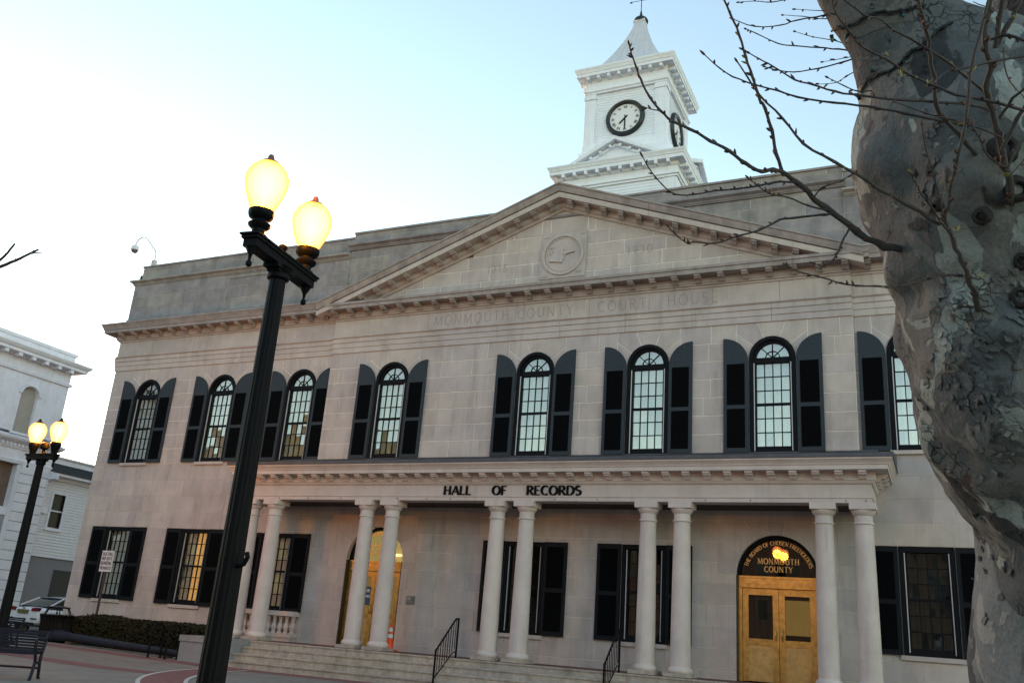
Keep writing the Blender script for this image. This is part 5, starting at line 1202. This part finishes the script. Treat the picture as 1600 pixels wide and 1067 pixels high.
Z = [
 (([(1410, 390), (1380, 386), (1340, 362), (1290, 325), (1245, 287), (1222, 268)]), 4.2, 3.9, .027, .014, 1, 'limb_shoot'),
 ([(1224, 270), (1208, 265), (1190, 268), (1165, 255), (1140, 237), (1110, 220), (1080, 203), (1050, 189), (1032, 173), (1014, 150), (1001, 125), (993, 103), (987, 85), (983, 70)], 3.9, 3.5, .013, .004, 0, 'twig'),
 ([(1035, 174), (1022, 172), (1007, 168)], 3.62, 3.6, .004, .002, 0, 'twig'),
 ([(1222, 268), (1213, 240), (1206, 205), (1195, 170), (1185, 150), (1175, 118), (1165, 90), (1155, 55), (1141, 22), (1128, -8)], 3.9, 3.7, .011, .006, 0, 'twig'),
 ([(1467, 352), (1416, 320), (1379, 299), (1353, 281), (1304, 253), (1255, 224), (1223, 185), (1187, 150), (1169, 122), (1152, 97)], 3.75, 3.45, .012, .004, 1, 'twig'),
 ([(1512, 195), (1470, 188), (1415, 177), (1359, 167), (1304, 161), (1247, 152), (1215, 142), (1177, 132), (1145, 120), (1125, 107), (1101, 86)], 3.7, 3.4, .009, .003, 1, 'twig'),
 ([(1550, 171), (1519, 162), (1463, 159), (1405, 156), (1350, 150), (1304, 143), (1272, 133), (1242, 125), (1208, 104), (1186, 92), (1166, 81)], 3.65, 3.4, .009, .003, 1, 'twig'),
 ([(1540, 143), (1506, 117), (1478, 94), (1450, 78), (1421, 60), (1395, 47), (1377, 31), (1350, 23), (1314, -4)], 3.6, 3.35, .008, .005, 1, 'twig'),
 ([(1610, 175), (1535, 156), (1493, 148), (1454, 132), (1421, 117), (1392, 97), (1356, 78), (1340, 67), (1327, 49), (1307, 23), (1298, -6)], 3.5, 3.3, .009, .004, 0, 'twig'),
 ([(1527, 243), (1499, 208), (1473, 182), (1463, 162), (1459, 120), (1454, 88), (1449, 55), (1441, 26), (1432, -8)], 3.72, 3.4, .015, .010, 1, 'limb_shoot'),
 ([(1531, 483), (1524, 459), (1514, 435), (1502, 406), (1490, 376), (1480, 352), (1477, 330)], 3.72, 3.55, .019, .012, 1, 'limb_shoot'),
 ([(1477, 330), (1485, 311), (1485, 291), (1494, 262), (1498, 240), (1506, 208), (1512, 162), (1519, 97), (1532, 49), (1546, -6)], 3.55, 3.3, .011, .008, 0, 'twig'),
 ([(1583, 325), (1580, 300), (1571, 260), (1561, 211), (1545, 160), (1541, 135), (1548, 104), (1538, 65), (1545, 20), (1549, -10)], 3.72, 3.4, .021, .015, 1, 'limb_shoot'),
 ([(1504, 430), (1477, 430), (1453, 435), (1429, 442), (1399, 448), (1370, 447), (1344, 447), (1315, 443), (1293, 436), (1257, 427), (1240, 421), (1228, 414)], 3.68, 3.4, .008, .003, 0, 'twig'),
 ([(1302, 334), (1284, 336), (1240, 341), (1217, 344), (1184, 361), (1155, 368), (1121, 380), (1084, 378), (1075, 381), (1056, 367), (1045, 355)], 4.02, 3.75, .008, .003, 0, 'twig'),
 ([(1243, 285), (1217, 284), (1188, 290), (1149, 296), (1118, 298), (1084, 304), (1056, 304), (1034, 288), (1014, 263), (1004, 245)], 3.93, 3.65, .007, .003, 0, 'twig'),
 ([(1292, 328), (1262, 321), (1230, 308), (1203, 303), (1185, 291), (1170, 279)], 3.98, 3.8, .006, .003, 0, 'twig'),
 ([(1328, 355), (1313, 385), (1303, 405), (1285, 415), (1270, 411)], 4.06, 3.9, .008, .003, 0, 'twig'),
 ([(1272, 308), (1285, 293), (1310, 285), (1330, 273)], 3.96, 3.9, .005, .003, 0, 'twig'),
 ([(1330, 8), (1316, 18), (1290, 24), (1245, 32), (1220, 40), (1180, 42), (1147, 31)], 4.5, 4.2, .007, .003, 0, 'twig'),
 ([(1320, 14), (1285, 17), (1243, 15)], 4.5, 4.3, .004, .002, 0, 'twig'), ([(1325, 20), (1290, 30), (1255, 26), (1224, 24)], 4.5, 4.3, .004, .002, 0, 'twig'),
 ([(1330, 80), (1310, 77), (1280, 75), (1240, 72), (1215, 68), (1180, 52), (1166, 46)], 4.5, 4.2, .006, .003, 0, 'twig'), ([(1318, 68), (1300, 63), (1270, 58), (1243, 50)], 4.5, 4.3, .004, .002, 0, 'twig'),
 ([(1335, 92), (1318, 97), (1280, 107), (1240, 113), (1215, 110), (1196, 105)], 4.5, 4.25, .006, .003, 0, 'twig'), ([(1345, 108), (1325, 118), (1305, 130), (1270, 132)], 4.5, 4.3, .004, .002, 0, 'twig'), ([(1340, 88), (1315, 92), (1286, 97)], 4.5, 4.35, .003, .002, 0, 'twig'),
 ([(1300, -6), (1240, -2), (1205, 4), (1180, 2), (1155, 4)], 4.5, 4.3, .005, .002, 0, 'twig'),
 ([(1362, 142), (1340, 143), (1318, 134), (1294, 122)], 4.0, 3.85, .005, .003, 0, 'twig'),
 ([(1610, 87), (1548, 97), (1514, 106), (1480, 113), (1463, 126)], 3.5, 3.4, .008, .006, 0, 'twig'),
 ([(1490, 374), (1470, 347), (1455, 323), (1438, 301), (1428, 281), (1421, 269)], 3.58, 3.45, .007, .003, 0, 'twig'),
 ([(1474, 340), (1468, 310), (1458, 275), (1446, 230), (1440, 195)], 3.6, 3.5, .006, .003, 0, 'twig'),
 ([(1572, 262), (1545, 245), (1530, 215), (1515, 190)], 3.5, 3.4, .006, .003, 0, 'twig'), ([(1564, 215), (1530, 200), (1490, 188), (1450, 178), (1400, 160)], 3.55, 3.4, .006, .003, 0, 'twig'),
 ([(1565, 235), (1590, 185), (1612, 150)], 3.6, 3.5, .012, .010, 0, 'twig'), ([(1561, 185), (1582, 155), (1605, 135)], 3.5, 3.4, .009, .007, 0, 'twig'),
 ([(1545, 62), (1575, 55), (1612, 70)], 3.5, 3.45, .009, .008, 0, 'twig'), ([(1558, 70), (1575, 40), (1592, 5), (1600, -10)], 3.9, 3.8, .016, .014, 0, 'limb_shoot'), ([(1555, 75), (1562, 30), (1566, -8)], 3.9, 3.8, .016, .014, 0, 'limb_shoot'),
 ([(1568, 75), (1570, 105), (1580, 130), (1600, 152)], 3.6, 3.5, .005, .003, 0, 'twig'), ([(1573, 268), (1592, 225), (1612, 215)], 3.5, 3.5, .007, .005, 0, 'twig'), ([(1578, 275), (1600, 250)], 3.5, 3.5, .004, .003, 0, 'twig'),
]
for k, (pts, d0, d1, r0, r1, att, nm) in enumerate(Z): twig(nm, pts, d0, d1, r0*.72, r1*.64, TWIGG if r0 > .0105 else TWIG, attach=bool(att), seed=k)
rr = random.Random(3)
for k in range(46):          # tangle in the fork
    x0, y0 = rr.uniform(1500, 1600), rr.uniform(30, 80); a = rr.uniform(2.6, 3.9); L = rr.uniform(50, 110)
    pts = [(x0+math.cos(a+.12*i*rr.uniform(-1, 1))*L*i/4, y0+math.sin(a)*L*i/4*.8-rr.uniform(0, 6)) for i in range(5)]
    d = rr.uniform(5.2, 6.2); twig('twig', pts, d, d+.3, rr.uniform(.004, .008), .003, TWIG, buds=False, sub=2, seed=k)
# opening leaf buds
for u, v, d in ((1389, 88, 3.32), (1408, 120, 3.34), (1449, 131, 3.38), (1496, 362, 3.55), (1534, 434, 3.6), (1481, 287, 3.5)):
    c = at(u, v, d)-TO
    for k in range(5):
        a = Vector((rr.gauss(0, 1), rr.gauss(0, 1), abs(rr.gauss(.6, .6)))).normalized(); b_ = a.orthogonal().normalized()
        budg.add([c, c+a*.015+b_*.006, c+a*.03, c+a*.015-b_*.006], [(0, 1, 2), (0, 2, 3)])
stuff(budm.build('buds', BUD, TREE)); stuff(budg.build('opening_buds', BUDG, TREE))
# string of fairy lights round the limb
WIRE = mat('light_string_wire', (.006, .010, .009), .6); LB_ = mat('unlit_bulb', (.03, .12, .11), .25)
T = thing('light_string', 'dark wire of unlit green fairy lights wound round the tree limb', 'light string', TO)
def wire(pts, lift=.008):
    K = spline(pts, (len(pts)-1)*5); P = []
    for x, y in K:
        p, nn = on_bark(x, y, lift)
        if p is not None: P.append(p-TO)
    if len(P) > 2:
        MB().tube(P, .0055, 6).build('wire', WIRE, T, True); MB().tube([p+Vector((.004*math.sin(i*1.3), .004*math.cos(i*1.3), .008*math.sin(i))) for i, p in enumerate(P)], .005, 6).build('wire', WIRE, T, True)
wire([(1297, 50), (1312, 43), (1330, 41), (1348, 30), (1368, 21), (1390, 20), (1412, 17), (1432, 12), (1446, 10)]); wire([(1348, 144), (1352, 132), (1364, 121), (1384, 114), (1398, 108), (1410, 97), (1420, 86), (1432, 78), (1452, 75)]); wire([(1440, 72), (1455, 60), (1470, 46), (1488, 38)])
for u, v, du, dv in ((1362, 8, 3, 9), (1410, 20, 1, 10), (1299, 55, 2, 12), (1366, 113, -2, -8), (1415, 97, 10, 3), (1347, 156, -2, -12), (1328, 52, -3, 8), (1345, 150, -8, -4)):
    p, nn = on_bark(u, v, .01); q, _ = on_bark(u+du, v+dv, .02)
    if p is None: p = at(u, v, 4.3)
    if q is None: q = p+at(u+du, v+dv, 4.3)-at(u, v, 4.3)
    MB().tube([p-TO, p+(q-p)*.45-TO], .009, 8).build('socket', WIRE, T); MB().tube([p+(q-p)*.45-TO, p+(q-p)*.8-TO, q-TO], [.007, .008, .001], 8).build('bulb', LB_, T, True)
# ================================================================== bare tree at the left, outside the frame but for its twigs
bt = at(-260, 1010, 17); BT = Vector((bt.x, bt.y, gz(bt.x)))
T2 = thing('bare_tree', 'dark bare tree whose twigs reach in at the left edge of the sky', 'tree', BT)
w_ = MB(); top = at(-230, 500, 17.2)
w_.tube([(0, 0, 0), ((top-BT)*.4).to_tuple(), (top-BT).to_tuple()], [.22, .17, .12], 12); w_.build('trunk', BARK, T2, True)
for k, (pts, r0) in enumerate((([(-232, 560), (-170, 490), (-90, 445), (-40, 428), (0, 417), (25, 407), (45, 397), (60, 390)], .06), ([(-170, 492), (-90, 455), (-30, 425), (0, 408), (12, 395), (23, 381)], .04), ([(45, 397), (55, 395), (66, 395)], .02), ([(-232, 520), (-260, 430), (-250, 330), (-280, 240)], .07), ([(-235, 540), (-320, 450), (-400, 400)], .06), ([(-90, 445), (-80, 400), (-95, 340)], .03))):
    twig('branch', pts, 17.1, 17-.3*k, r0, .018 if r0 > .03 else .008, TWIG, buds=False, parent=T2, o=BT, seed=k)
for k, pts in enumerate(([(8, 398), (6, 385), (12, 372)], [(23, 405), (30, 398), (26, 390)], [(50, 394), (54, 388), (52, 382)], [(30, 404), (40, 412), (46, 415)])): twig('branch', pts, 17, 17, .006, .003, TWIG, buds=False, parent=T2, o=BT, seed=k)

# ================================================================== the far side of the square, behind the photographer (seen in the window glass), added and raised to block low sky light
def street_house(x0, x1, y, h, m, label, nst):
    T = thing('brick_building', label, 'building', ((x0+x1)/2, y, -.87), 0, 'brick buildings across the square')
    w2 = (x1-x0)/2; d = 12
    MB().box(-w2, w2, -d, 0, 0, h).build('wall', m, T)
    MB().sweep([(w2, 0), (-w2, 0)], [(-.4, h-.5), (.15, h-.5), (.2, h-.3), (.5, h-.1), (.5, h+.1), (-.4, h+.1)]).build('cornice', BRK2, T)
    n = int((x1-x0)/2.6)
    for f in range(nst):
        for i in range(n):
            x = -w2+(i+.5)*2*w2/n; z = .9+f*3.6
            W = MB().box(x-.55, x+.55, -.05, .03, z, z+1.9).build('window', mat('far_frame', (.09, .085, .08), .7), T)
            MB().box(x-.47, x+.47, .031, .036, z+.08, z+1.82).build('pane', mat('far_pane', (.02, .022, .025), .1), W)
BRK = mat('dark_brick', (.06, .042, .038), .9, var=.2, scale=2); BRK2 = mat('grey_brick', (.055, .052, .05), .9, var=.2, scale=2)
for k, (x0, x1, h, m, lab) in enumerate(((-100, -46, 23, BRK, 'dark brick building at the far left end across the square'), (-45, -18, 17, BRK2, 'grey brick building second along the row across the square'), (-17.5, 2, 15.5, BRK, 'dark brick building in the middle of the row across the square'), (2.5, 24, 17.2, BRK2, 'tall grey brick building facing the portico from across the square'), (24.5, 48, 16, BRK, 'dark brick building at the right end across the square'))):
    street_house(x0, x1, -62, h-.5, m, lab, 6 if h > 20 else 4)
